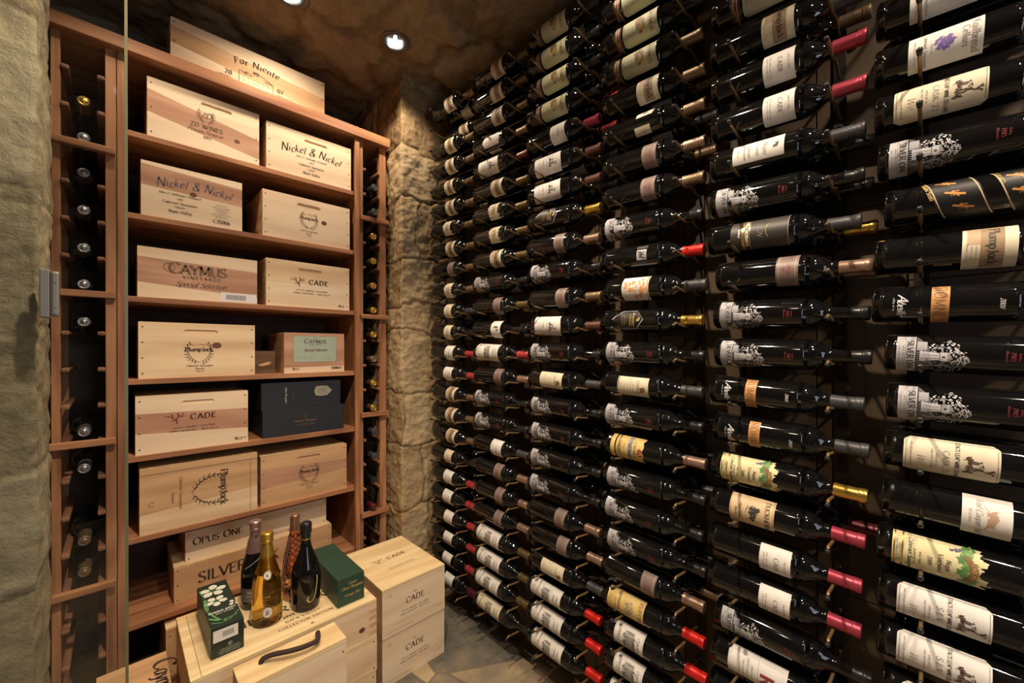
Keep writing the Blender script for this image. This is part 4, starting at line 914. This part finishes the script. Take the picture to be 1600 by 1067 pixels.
        rn = random.Random(4); z = [.142 + rn.uniform(0, .014) for _ in range(26)]
        P(-.046, .046, .024, .150, M['grape_paper'], top=lambda s: z[int((s + .046) / .092 * 25)], n=50)
        I(rect(-.046, .026, .046, .0285) + rect(-.046, .038, .046, .0408), 'gold'); I(lines(2, .0034, 0, .0345, .06, .0045, 3), 'mid_ink')
        I(text('Cabernet Sauvignon', .0068, 0, .048, slant=.3, sp=.3), 'dk'); I(lines(2, .0040, 0, .064, .035, .008, 7) + text('2009', .006, 0, .076) + text('Vineyard', .0072, 0, .090, slant=.2) + text('Napa', .0072, 0, .101, slant=.2), 'brand_ink')
        rn = random.Random(9)
        for k in range(9): x = -.040 + k * .010; I(leafy(x, .126 + rn.uniform(-.003, .009), .008, 26, k, .0042), ('leaf', 'leaf2')[k % 2], .0006 + .00003 * k)
        for x in (-.034, .036): I(leafy(x, .112, .006, 22, 4, .0022, .6, 1.5), 'grape', .001)
        I([[(s, .124 + 18 * s * s * -1 + .008), (s + .004, .124 + 18 * (s + .004) ** 2 * -1 + .008), (s + .004, .124 + 18 * (s + .004) ** 2 * -1 + .019), (s, .124 + 18 * s * s * -1 + .019)] for s in [-.026 + .004 * k for k in range(13)]], 'brown_ink', .0012)
        I(text('LEWIS HILL', .0066, 0, .1345, arc=0, serif=True, w=1.6, sp=.6, cw=.8), 'gold_flat', .0014)
    elif kind == 'duck':
        P(-.047, .047, .050, .150, M['tan_paper']); I(rect(-.047, .0525, .047, .0531) + rect(-.047, .1465, .047, .1471), 'brown_ink')
        I(text('DUCKHORN', .0100, 0, .130, serif=True, w=1.5, sp=1.2), 'brand_ink'); I(leafy(0, .104, .012, 70, 3, .0034, 1.6, .6) + leafy(-.010, .112, .006, 40, 4, .003) + stroke([(-.018, .092), (0, .088), (.020, .092)], .0016) + stroke([(-.016, .096), (-.004, .094), (.012, .097)], .0012), 'dk')
        I(text('Napa Valley', .0062, 0, .072, slant=.45, sp=.3) + text('Merlot', .0058, .002, .063, slant=.45), 'brown_ink')
    elif kind == 'two_bands':
        P(-.050, .050, .060, .188, M['ash_paper']); I(rect(-.05, .086, .05, .0925), 'gold'); I(rect(-.05, .1035, .05, .1055), 'gold'); I(text('GREG NORMAN', .0072, 0, .0945, w=2.2, thin=1, sp=.8), 'etch_white'); I(text('SHIRAZ', .0045, 0, .078, w=2, thin=1.2), 'etch_white')
        I(text('GN', .012, 0, .122, slant=.4, w=.8, thin=.3), 'mid_ink'); I(ring(0, .152, .020, .0014, 14, a0=-2.6, a1=-.5, sx=1, sy=.6), 'gold_flat'); I(rect(-.05, .1865, .05, .1880), 'mid_ink')
    elif kind == 'mauve':
        P(-.048, .048, .140, .186, M['mauve']); I(rect(-.048, .1460, .048, .1466) + rect(-.048, .1795, .048, .1801), 'cream_paper'); I(text('OPUS', .0075, 0, .163, w=1.2, sp=1.4) + text('2007', .0045, 0, .154), 'script_red')
    elif kind == 'narrow_white':
        P(-.027, .027, .058, .172, M['white_paper']); I(text('Napa', .010, 0, .128, slant=.45, w=1.2, thin=.3) + text('Cuvee', .0085, 0, .112, slant=.45, w=1.1, thin=.3) + text('Cabernet', .006, 0, .094, slant=.4) + text('Sauvignon', .006, 0, .084, slant=.4) + lines(1, .0034, 0, .070, .03, .006, 4), 'mid_ink'); I(leafy(0, .155, .006, 26, 4, .0024), 'dk')
    elif kind == 'diamond':
        pts = [(0, .046), (-.030, .080), (-.030, .128), (.0, .152), (.030, .128), (.030, .080), (0, .046)]
        P(-.029, .029, .05, .15, M['black_paper'], top=lambda s: .151 - abs(s) * .8, bot=lambda s: .047 + abs(s) * 1.1)
        for a, c in zip(pts, pts[1:]): I([[(a[0] - .0006, a[1] - .0006), (c[0] - .0006, c[1] - .0006), (c[0] + .0006, c[1] + .0008), (a[0] + .0006, a[1] + .0008)]], 'etch_white')
        I(leafy(0, .136, .006, 22, 4, .0026), 'gold_flat'); I(text('MONTEREY', .0070, 0, .116, serif=True, w=1.6, cw=.8) + text('CUTLERS', .0066, 0, .106, serif=True) + lines(3, .0036, 0, .096, .035, .008, 4), 'gold_flat'); I(lines(2, .0036, 0, .072, .02, .007, 5), 'script_red')
    elif kind == 'small_square':
        P(-.016, .016, .128, .160, M['silver_paper']); I(stroke([(-.010, .132), (-.002, .146), (.004, .138), (.011, .156)], .0034) + leafy(0, .145, .010, 18, 3, .003), 'dk'); P(-.030, -.020, .126, .162, M['dk'], part='side_label'); P(.020, .030, .126, .162, M['dk'], part='side_label')
    elif kind == 'orange_scroll':
        P(-.047, .047, .070, .160, M['white_paper']); I(leafy(0, .128, .030, 34, 4, .007, 1.2, .7) + leafy(-.01, .098, .020, 22, 6, .006), 'orange'); I(leafy(0, .122, .012, 60, 14, .0028, 1.6, .9), 'white_paper', .0008); I(lines(2, .0036, 0, .082, .05, .007, 5), 'mid_ink'); I(rect(-.047, .153, .047, .158), 'orange')
    elif kind == 'brown_leaf':
        P(-.034, .034, .064, .170, M['cream_paper'], top=lambda s: .170 - abs(s) * .05); I(leafy(0.006, .150, .0085, 46, 4, .0036), 'brown_ink'); I(text('CORNELL', .0074, 0, .132, sp=1.6), 'mid_ink'); I(lines(5, .0036, 0, .118, .035, .010, 7), 'peach')
    elif kind == 'scallop':
        P(-.047, .047, .050, .146, M['yellow_paper'], top=lambda s: .140 + .005 * abs(math.sin(s * 110)), n=40); P(-.047, .047, .030, .045, M['yellow_paper'], part='lower_label')
        I(rect(-.047, .092, .047, .106), 'etch_grey'); I(leafy(0, .099, .007, 60, 4, .0026, 4, 1), 'dk'); I(text('CAYMUS', .0095, 0, .111, serif=True, w=1.8), 'brown_ink'); I(text('40', .017, .004, .124, serif=True, w=2.4), 'script_red'); I(lines(2, .0042, 0, .078, .05, .012, 3) + text('CABERNET', .006, 0, .060), 'brown_ink')
    elif kind == 'yellow_sketch':
        P(-.047, .047, .022, .148, M['yellow_paper']); I(text('RUFFINO', .0120, 0, .130, serif=True, w=1.6, sp=1.6), 'brown_ink'); I(leafy(0, .098, .016, 60, 4, .004, 1.6, .9), 'mid_ink'); I(text('RISERVA', .006, 0, .060) + text('DUCALE', .0065, 0, .048) + lines(2, .0034, 0, .036, .06, .007, 3), 'brown_ink')
    elif kind in ('chateau', 'chateau_old', 'manor'):
        t0, t1 = (.022, .166) if kind != 'manor' else (.040, .140)
        P(-.050, .050, t0, t1, M['white_paper' if kind != 'chateau_old' else 'cream_paper']); c = (t0 + t1) / 2
        I(frame(-.047, t0 + .004, .047, t1 - .004, .0006), 'mid_ink'); I(rect(-.018, c - .008, .018, c + .012) + [[(-.020, c + .012), (.020, c + .012), (.014, c + .020), (-.014, c + .020)]] + rect(-.030, c - .006, -.020, c + .018) + rect(.020, c - .006, .030, c + .018), 'mid_ink')
        I(leafy(0, c - .012, .010, 44, 4, .003, 3.2, .5), 'dk'); I(text('CHATEAU', .0075, 0, t1 - .020, serif=True, sp=1.6) + text('GRAND VIN', .0062, 0, t1 - .034, serif=True), 'dk')
        I(lines(3, .004, 0, t0 + .030, .06, .009, 3), 'mid_ink')
        if kind == 'manor': I(text('Lynch', .013, .004, t1 - .034, slant=.4, w=1.5), 'dk')
        I(leafy(-.034, t0 + .016, .003, 12, 3, .002), 'dk')
    elif kind == 'big_letter':
        P(-.050, .050, .045, .175, M['white_paper']); I(text('R', .030, 0, .120, serif=True, w=2.4), 'script_red'); I(lines(3, .0042, 0, .10, .05, .010, 4) + rect(-.05, .114, .05, .1146), 'mid_ink')
    elif kind == 'letter_p':
        P(-.048, .048, .066, .186, M['white_paper']); I(text('P', .024, -.006, .146, serif=True, w=2.2), 'dk'); I(rect(-.048, .138, .048, .1386), 'mid_ink'); I(lines(2, .0042, 0, .110, .05, .012, 4), 'mid_ink')
    elif kind == 'small_cream':
        P(-.045, .045, .118, .176, M['cream_paper']); I(lines(3, .0044, 0, .158, .05, .011, 4) + text('ESTATE', .0075, 0, .145, serif=True), 'mid_ink'); I(frame(-.042, .121, .042, .173, .0006), 'gold_flat')
    elif kind == 'torn_map':
        rn = random.Random(7); z = [.168 + rn.uniform(0, .014) for _ in range(18)]; y = [.110 + rn.uniform(0, .010) for _ in range(18)]
        P(-.046, .046, .11, .18, M['cream_paper'], top=lambda s: z[int((s + .046) / .092 * 17)], bot=lambda s: y[int((s + .046) / .092 * 17)], n=36); I(leafy(0, .145, .014, 46, 4, .004, 1.6, .9), 'brown_panel'); I(lines(2, .0042, 0, .128, .04, .008, 9), 'mid_ink')
    elif kind == 'white_block':
        P(-.040, .040, .104, .172, M['white_paper']); I(text('TRES', .009, 0, .150, serif=True) + lines(3, .004, 0, .134, .04, .008, 2), 'mid_ink'); I(rect(-.038, .144, .038, .1446), 'mid_ink')
    elif kind == 'side_turned':
        P(-.024, .024, .070, .180, M['white_paper'], top=lambda s: .180 - abs(s) * .4, bot=lambda s: .07 + abs(s) * .6); P(.045, .070, .090, .160, M['cream_paper'], part='rear_label'); I(lines(4, .004, 0, .140, .03, .014, 2), 'mid_ink')
    elif kind == 'double_torn':
        P(-.045, -.008, .120, .170, M['white_paper'], top=lambda s: .170 + abs(math.sin(s * 300)) * .008); I(leafy(-.026, .148, .008, 26, 4, .0028), 'cap_brown'); P(.020, .048, .115, .165, M['cream_paper'], part='rear_label'); I(lines(2, .004, .034, .145, .02, .008, 3), 'mid_ink')
    else: return None
    LABELS[kind] = [('label', b.mesh('label'))] + [(n_, m_.mesh(n_)) for n_, m_ in EX]; return LABELS[kind]
LOOK = {'grape_clip': 'pale green grape label', 'plump': 'cream and brown panelled label', 'plump_old': 'faded green panelled label', 'capitals': 'white label near its shoulder', 'oak': 'etched silver tower and oak', 'stag': 'cream label sketching a stag', 'stag_slv': 'white label sketching a stag',
 'stag_plain': 'white wavy label, ruled across', 'violet': 'white label, violet flower splash', 'peak': 'white label sketching a peak', 'strip': 'amber strip and white script', 'figures': 'black label, orange figures', 'vine_leaf': 'pale yellow vine leaf label', 'duck': 'tan label showing a duck', 'two_bands': 'black label, gold bands',
 'mauve': 'narrow mauve label', 'narrow_white': 'tall narrow white label', 'diamond': 'silver outlined diamond label', 'small_square': 'small grey square label', 'orange_scroll': 'white and orange label', 'brown_leaf': 'cream label, brown leaf', 'scallop': 'yellow scalloped label', 'yellow_sketch': 'yellow sketched label',
 'chateau': 'large white building label', 'chateau_old': 'cream building label', 'manor': 'grey manor house label', 'big_letter': 'white label, red capital', 'letter_p': 'white label, large P', 'small_cream': 'small cream label', 'torn_map': 'ragged cream label', 'white_block': 'short white label', 'side_turned': 'label turned sideways', 'double_torn': 'two small torn labels'}
ORD = ['zeroth', 'first', 'second', 'third', 'fourth', 'fifth', 'sixth', 'seventh', 'eighth', 'ninth', 'tenth', 'eleventh', 'twelfth', 'thirteenth', 'fourteenth', 'fifteenth', 'sixteenth', 'seventeenth', 'eighteenth', 'nineteenth', 'twentieth', 'twenty-first', 'twenty-second', 'twenty-third', 'twenty-fourth']
COLN = ['first', 'second', 'third', 'fourth', 'fifth', 'sixth']
XA, L0, PITCH, GAP, Z0, DZ = 1.1862, 1.714, .3397, .197, 1.2958, .1014
ROT = Matrix(((0, 1, 0), (0, 0, -1), (-1, 0, 0)))       # bottle lying: neck towards the camera end of the wall, label facing the room
def lay(o, x, y, z, roll, tilt):
    """neck along -Y, label facing -X; roll turns the label upwards, tilt lowers the neck"""
    m = Matrix.Rotation(rad(tilt), 3, 'X') @ ROT @ Matrix.Rotation(rad(roll), 3, 'Z')
    o.matrix_world = Matrix.Translation((x, y, z)) @ m.to_4x4()
def bottle(label, group, kind, cap, x, y, z, roll=0, tilt=2.8, name='wine_bottle', burg=False):
    t = thing(name, label, 'bottle', group=group)
    lay(t, x, y, z, roll, tilt)
    def ch(nm, me):
        o = bpy.data.objects.new(nm, me); C.objects.link(o); o.parent = t
    ch('glass_body', ME_BURG if burg else ME_GLASS); ch('capsule', cap_me(cap))
    if kind:
        for n_, m_ in label_mesh(kind): ch(n_, m_)
    return t
# (label kind, capsule, shift towards the stone pillar in cm, roll of the label) from the top peg row down
K = lambda s: [tuple(x.split('/')) for x in s.split()]
COLS = {
 0: (12, K('plump/tan none plump_old/olive plump/tan plump/olive plump/tan torn_map/tan plump/tan mauve/tan torn_map/tan small_cream/grey small_cream/black capitals/cap_red white_block/cap_red plump/tan plump/tan plump/tan small_cream/black white_block/cap_red white_block/cap_red white_block/cap_red white_block/cap_red white_block/cap_red white_block/wine')),
 1: (12, K('plump/olive plump/olive plump/olive side_turned/tan stag_plain/wine plump/olive torn_map/olive torn_map/olive plump/olive oak/black mauve/olive letter_p/black chateau/cap_red mauve/copper oak/black oak/black capitals/grey mauve/copper mauve/copper mauve/copper chateau/olive chateau/olive chateau/olive chateau_old/black')),
 2: (12, K('grape_clip/black grape_clip/black grape_clip/black grape_clip/black capitals/rose stag_plain/brown stag_plain/brown diamond/gold mauve/copper oak/black mauve/tan stag_plain/brown oak/black brown_leaf/grey oak/black oak/black oak/black oak/black mauve/copper mauve/copper brown_leaf/grey chateau/scarlet chateau/scarlet chateau/scarlet')),
 3: (12, K('grape_clip/black grape_clip/black grape_clip/black grape_clip/tan plump/tan double_torn/tan mauve/copper mauve/tan oak/black small_square/scarlet orange_scroll/grey diamond/gold oak/black brown_leaf/grey oak/black scallop/copper oak/black oak/black oak/black mauve/copper yellow_sketch/scarlet manor/scarlet manor/scarlet chateau/scarlet')),
 4: (10, K('grape_clip/grey grape_clip/grey plump/grey capitals/rose capitals/rose narrow_white/grey oak/black two_bands/grey mauve/copper oak/black oak/black strip/grey strip/grey vine_leaf/gold duck/rose capitals/rose capitals/rose oak/black big_letter/rose capitals/rose')),
 5: (7, K('violet/grey violet/grey stag/grey oak/black figures/grey plump/grey strip/grey oak/black oak/black stag/grey peak/grey vine_leaf/gold stag_slv/grey stag_slv/grey stag_slv/grey')),
}
BACK = {0: (12, 11, 10, 9, 7, 2, 1, -5, -6, -7), 1: (12, 11, 10, 9, 8, 7, 6, 5, 4, 3), 2: (12, 11, 10, 9, 8, 7, 6, 3, -1, -2, -3, -4, -5, -8, -9, -10), 3: (12, 11, 10, 8, 7, 6, -2, -3, -4, -6, -7), 4: (8, 5, 4, 3, 2, -4, -8), 5: (7, 4, 3, -2, -4, -5, -6)}
BCAP = {(2, 9): 'cap_red', (2, 8): 'cap_red', (4, 3): 'gold', (4, 2): 'copper', (4, -4): 'wine', (4, 5): 'black', (4, 4): 'black'}
SHIFT = {(4, 2): -.016, (4, 1): -.010, (4, 0): -.012, (4, -2): -.008, (4, -6): .006, (4, -7): -.012, (5, 3): -.012, (5, 0): -.012, (5, -1): -.014, (5, -2): -.010, (3, 4): .004, (5, 5): .003, (5, 1): .008, (5, 2): .003}
ROLLS = {'oak': 14, 'capitals': 8, 'strip': 10, 'stag': 4, 'violet': 16, 'stag_slv': 4, 'narrow_white': -4}
rnd = random.Random(77)
for c, (ktop, rows) in COLS.items():
    for i, kc in enumerate(rows):
        kind, cap = kc if len(kc) == 2 else ('none', 'tan')
        k = ktop - i; cap = cap.replace('cap_red', 'red')
        tz = Z0 + DZ * k + (.004 if k < -6 else 0)
        yb = L0 - PITCH * c + .065 + SHIFT.get((c, k), rnd.uniform(-.006, .006))
        n = i + 1
        where = COLN[c] + ' column from the pillar, ' + ORD[n] + ' from the top'
        rl = ROLLS.get(kind, 0) + rnd.uniform(-7, 7)
        if (c, k) == (5, 4): pass
        if kind != 'none':
            bottle('wine bottle, ' + LOOK[kind] + ', ' + where, 'wine bottles lying on the wall rack', kind, cap, XA, yb, tz, rl, 2.6 + rnd.uniform(-.4, .4), burg=kind in ('letter_p',))
    for k in BACK[c]:
        n = ktop - k + 1; kk = BCAP.get((c, k), rnd.choice(['black', 'black', 'grey', 'tan', 'olive'])).replace('cap_red', 'red')
        bottle('dark wine bottle nearer the wall, ' + COLN[c] + ' column from the pillar, ' + ORD[n] + ' from the top', 'wine bottles in the rear row of the wall rack', rnd.choice([None, 'capitals', 'mauve', None]) if (c, k) != (0, 11) else 'plump', kk, XA + .082, L0 - PITCH * c + .052 + rnd.uniform(-.012, .008), Z0 + DZ * k, rnd.uniform(40, 90) if (c, k) != (0, 11) else 10, 2.4)

# wire racks: a pair of strips per column with shaped pegs
def peg_mesh(neck):
    b = MB(); zb = -.0395 if not neck else -.0285
    pts = smooth([(1.3055, -.024), (1.290, -.030), (XA + .082, zb), (XA + .042, zb + (.016 if not neck else .010)), (XA, zb), (XA - .045, zb + .004), (XA - .066, zb + .007), (XA - .076, -.030)], 5)
    b.tube([(x, 0, z) for x, z in pts], .0034, M['brass'], 8)
    b.tube([(XA - .0700, 0, zb + .0075 if not neck else -.0265), (XA - .0785, 0, -.0288)], [.0044, .0050], M['ball'], 10); b.sphere((XA - .0785, 0, -.0285), .0054, M['ball'], 10)
    return b.mesh('peg')
PEG = (peg_mesh(False), peg_mesh(True))
for c in range(6):
    t = thing('wall_wine_rack', 'dark metal wall rack with brass pegs, ' + COLN[c] + ' column from the stone pillar', 'wine rack', (1.2995, L0 - PITCH * c, .05), group='metal wall racks holding the bottles')
    for g, (dy, me) in enumerate(((0, PEG[0]), (-GAP, PEG[1]))):
        b = MB(); b.box(-.0065, 0, dy - .013, dy + .013, .02, 2.52, M['strip'], .001)
        for k in (-10, -7, -3, 1, 5, 8): z = Z0 + DZ * (k + .5) - .05; b.tube([(-.0065, dy, z), (-.0105, dy, z)], .006, M['ball'], 10)
        b.build('mounting_strip', t)
        for k in range(-11, 13):
            o = bpy.data.objects.new('peg', me); C.objects.link(o); o.parent = t
            o.location = (-1.2995, dy, Z0 + DZ * k - .05)

# bottles in the narrow racks, capsule ends facing the room
def nose(label, group, capm, x, z, y=1.985, spark=False):
    t = thing('wine_bottle' if not spark else 'champagne_bottle', label, 'bottle', group=group)
    t.matrix_world = Matrix.Translation((x, y + (.3018 if spark else .3178), z)) @ Matrix.Rotation(rad(90), 4, 'X')
    o = bpy.data.objects.new('glass_body', ME_BURG if spark else ME_GLASS); C.objects.link(o); o.parent = t
    b = MB()
    if spark: b.lathe([(.0185, .225), (.0172, .25), (.0160, .282), (.0165, .298), (.0150, .3022), (.0135, .3028), (.0120, .3018), (.0085, .3020), (.0080, .3029), (.0001, .3030)], capm, 24)
    else: b.lathe([(.0155, .262), (.0150, .301), (.0162, .304), (.0162, .315), (.0150, .3178), (.0105, .3182), (.0100, .3170), (.0055, .3171), (.0050, .3182), (.0001, .3182)], capm, 24)
    b.build('capsule', t)
RC = [(.9498, 2.116, 'grey'), (.9446, 1.994, 'grey'), (.9383, 1.874, 'gold'), (.9344, 1.751, 'gold'), (.9340, 1.627, 'gold'), (.9350, 1.505, 'gold'), (.9390, 1.382, 'gold'), (.9290, 1.260, 'tan'), (.9311, 1.140, 'gold'), (.9313, 1.016, 'gold'), (.9400, .897, 'grey'), (.9430, .776, 'grey'), (.936, .655, 'black'), (.9330, .520, 'wine')]
for i, (x, z, m) in enumerate(RC):
    nose('wine bottle with %s capsule end, right narrow rack, %s from the top' % ({'gold': 'gold', 'tan': 'dull bronze', 'grey': 'grey', 'black': 'black', 'wine': 'dark red'}[m], ORD[i + 1]), 'bottles in the right narrow rack', M['cap_' + m], .9228, z - .002, 1.944 - (.014 if m == 'grey' else 0))
LC = [(2.145, 'gold'), (2.022, 'silver'), (1.9028, 'silver'), (1.7762, 'silver'), (1.6487, 'silver'), (1.526, 'silver'), (1.399, 'silver'), (1.0274, 'silver'), (.9038, 'silver'), (.6596, 'tan'), (.5545, 'tan')]
for i, (z, m) in enumerate(LC):
    nose('sparkling wine bottle with %s cap end, left narrow rack, %s from the top' % ({'gold': 'gold', 'tan': 'bronze', 'silver': 'silver'}[m], ORD[i + 1]), 'bottles in the left narrow rack', M['cap_' + m], -.0802, z, 1.990, True)

# ------------------------------------------------------------ the four standing bottles
def stand(name, label, x, y, prof, gm, parts, rz=0, n=40):
    t = thing(name, label, 'bottle', (x, y, ZT), (0, 0, rad(rz)))
    b = MB(); b.lathe(dens(prof), gm, n); b.build('glass_body', t)
    for nm, fn in parts: m_ = MB(); fn(m_); m_.build(nm, t)
    return t
CH = [(.0001, .022), (.020, .014), (.034, .002), (.040, .0), (.0435, .004), (.0450, .012), (.0452, .060), (.0450, .110), (.0435, .130), (.0395, .152), (.0330, .175), (.0265, .197), (.0210, .218), (.0175, .238), (.0158, .255), (.0150, .270), (.0170, .2712), (.0170, .276), (.0150, .278), (.0150, .2905), (.0001, .291)]
def foil(mat, z0, knob=True, r=1.0):
    def fn(m_):
        pr = [(.0225 * r if z0 < .215 else .0188, z0), (.0200, z0 + .012), (.0172, .245), (.0154, .259), (.0152, .263), (.0184, .2665), (.0186, .271), (.0166, .2755), (.0176, .281), (.0196, .287), (.0194, .293), (.0150, .2980), (.0001, .300)]
        if z0 < .20: pr = [(.0300, z0), (.0268, z0 + .014), (.0225, z0 + .038)] + pr[1:]
        pr = [p for i, p in enumerate(pr) if i == 0 or p[1] > pr[i - 1][1]]
        rows = []
        for i, (rr, z) in enumerate(smooth(pr, 3)):
            rows.append([((rr + .0006 + .0005 * math.sin(k * 2.4 + i)) * math.cos(2 * PI * k / 28), (rr + .0006 + .0005 * math.sin(k * 2.4 + i)) * math.sin(2 * PI * k / 28), z) for k in range(28)])
        m_.grid(rows, mat, closed=True)
    return fn
RB_ = .0453
def pr_(m_, qs, mat, R=RB_, e=.0006, s=6e-3):
    for q in qs:
        for r in split(q, s): m_.face([cyl(a, b_, e, R) for a, b_ in r], mat)
def rad_at(z, P_=CH):
    for (r0, z0), (r1, z1) in zip(P_[1:], P_[2:]):
        if z0 <= z <= z1 and z1 > z0: return r0 + (r1 - r0) * (z - z0) / (z1 - z0)
    return P_[-2][0]
def on_prof(m_, qs, mat, e=.0006, P_=CH):
    for q in qs:
        for r in split(q):
            m_.face([((rad_at(z, P_) + e) * math.sin(s / rad_at(z, P_)), -(rad_at(z, P_) + e) * math.cos(s / rad_at(z, P_)), z) for s, z in r], mat)
M['amber'] = liquid_glass('amber', (1.0, .66, .16)); M['rose_glass'] = liquid_glass('rose_glass', (1.0, .48, .28), .03)
M['foil_gold'] = plain('foil_gold', (.78, .50, .10), .3, .85, bump=.3, bscale=250); M['foil_pink'] = plain('foil_pink', (.62, .42, .40), .3, .8, bump=.3, bscale=250)
M['foil_black'] = plain('foil_black', (.05, .05, .055), .32, .7, bump=.3, bscale=250); M['foil_copper'] = plain('foil_copper', (.62, .36, .22), .3, .85, bump=.3, bscale=250)
M['copper_net'] = plain('copper_net', (.46, .24, .17), .4, .6)
def cr_label(m_):
    pr_(m_, disc(0, .050, .0155, 24, .85, 1.1), M['white_paper'], e=.0012); pr_(m_, ring(0, .050, .0148, .0008, 20, .85, 1.1) + leafy(0, .050, .008, 40, 3, .0024, .8, 1.2), M['mid_ink'], e=.0015)
    pr_(m_, ring(0, .050, .022, .0007, 24), M['gold_flat']); pr_(m_, text('LOUIS', .005, -.028, .048) + text('BRUT', .005, .028, .048), M['gold_flat'])
    pr_(m_, rect(-.034, .090, .034, .0905) + rect(-.034, .110, .034, .1105) + text('1999', .006, 0, .097), M['gold_flat'])
def cr_neck(m_):
    on_prof(m_, disc(0, .168, .0105, 22, .9, 1.1), M['white_paper'], .0030); on_prof(m_, ring(0, .168, .0135, .0022, 22, .9, 1.1), M['gold'], .0026); on_prof(m_, leafy(0, .168, .004, 16, 3, .002), M['mid_ink'], .0034)
stand('champagne_bottle', 'clear golden champagne bottle with gold foil, nearest of the four standing bottles', .3629, 1.5640, CH, M['amber'], [('foil', foil(M['foil_gold'], .165)), ('label', cr_label), ('neck_medallion', cr_neck)], rz=-12)
def mo_neck(m_):
    on_prof(m_, text('MOET', .0095, 0, .232, rot=-PI / 2, w=2.2), M['dk'], .0022)
def mo_label(m_):
    rows = [[cyl(-.05 + .1 * i / 24, .028, .0006, RB_), cyl(-.05 + .1 * i / 24, .076, .0006, RB_)] for i in range(25)]
    m_.grid(rows, M['mauve']); pr_(m_, text('MOET', .010, 0, .058, serif=True) + text('CHANDON', .007, 0, .046) + lines(1, .004, 0, .036, .05, .006, 4), M['etch_white'], e=.0012)
def mo_sash(m_):
    on_prof(m_, [[(-.030 + k * .006, .140 + k * .004), (-.024 + k * .006, .144 + k * .004), (-.024 + k * .006, .147 + k * .004), (-.030 + k * .006, .143 + k * .004)] for k in range(9)], M['etch_grey'], .001)
stand('champagne_bottle', 'dark bottle with pink foil standing behind the golden champagne bottle', .3575, 1.7000, CH, M['glass_black'], [('foil', foil(M['foil_pink'], .190)), ('neck_label', mo_neck), ('label', mo_label), ('sash', mo_sash)], rz=-20)
RS = [(.0001, .012), (.025, .006), (.036, .0), (.039, .004), (.0395, .012), (.0385, .060), (.0395, .100), (.0385, .130), (.034, .160), (.027, .190), (.0215, .218), (.0180, .240), (.0160, .262), (.0150, .280), (.0150, .2985), (.0001, .299)]
def net(m_):
    for sgn in (1, -1):
        for k in range(20):
            pts = []
            for i in range(34):
                z = .012 + i * .0064; r = rad_at(z, RS) + .0008; a = 2 * PI * k / 20 + sgn * i * .085
                pts.append((r * math.cos(a), r * math.sin(a), z))
            m_.tube(pts, .0009, M['copper_net'], 5, caps=False)
def rs_foil(m_):
    m_.lathe([(.0188, .244), (.0170, .262), (.0158, .278), (.0165, .281), (.0165, .296), (.015, .3005), (.0115, .302), (.0105, .3005), (.0001, .3005)], M['foil_copper'], 28)
def rs_base(m_):
    m_.lathe([(.0400, .001), (.0410, .006), (.0410, .020), (.0400, .024)], M['copper_net'], 32)
stand('rose_wine_bottle', 'pink wine bottle wrapped in raised lattice, rear right of the standing bottles', .4745, 1.6520, RS, M['rose_glass'], [('lattice', net), ('foil', rs_foil), ('base_band', rs_base)])
JB = [(.0001, .016), (.024, .010), (.034, .001), (.0385, .0), (.0425, .006), (.0455, .030), (.0478, .070), (.0485, .100), (.0470, .125), (.0415, .150), (.0330, .173), (.0245, .194), (.0185, .212), (.0158, .228), (.0150, .250), (.0150, .285), (.0001, .2905)]
def j_mark(m_):
    p = smooth([(-.012, .054), (-.016, .046), (-.012, .036), (-.002, .034), (.008, .046), (.013, .070), (.017, .100), (.017, .118)], 6)
    on_prof(m_, ribbon(p, .0035, .0014), M['gold_flat'], .0008, JB)
def j_foil(m_):
    m_.lathe([(.0162, .243), (.0163, .256), (.0185, .258), (.0192, .266), (.0190, .284), (.0196, .288), (.0180, .2965), (.0110, .3000), (.0001, .3002)], M['foil_black'], 28)
def j_ring(m_): m_.lathe([(.0158, .2385), (.0166, .2395), (.0166, .2415), (.0158, .2425)], M['gold'], 28)
stand('sparkling_wine_bottle', 'black bulbous bottle with a curling gold line, front right of the standing bottles', .4830, 1.5560, JB, M['glass_black'], [('foil', j_foil), ('gold_curl', j_mark), ('neck_ring', j_ring)], rz=8)
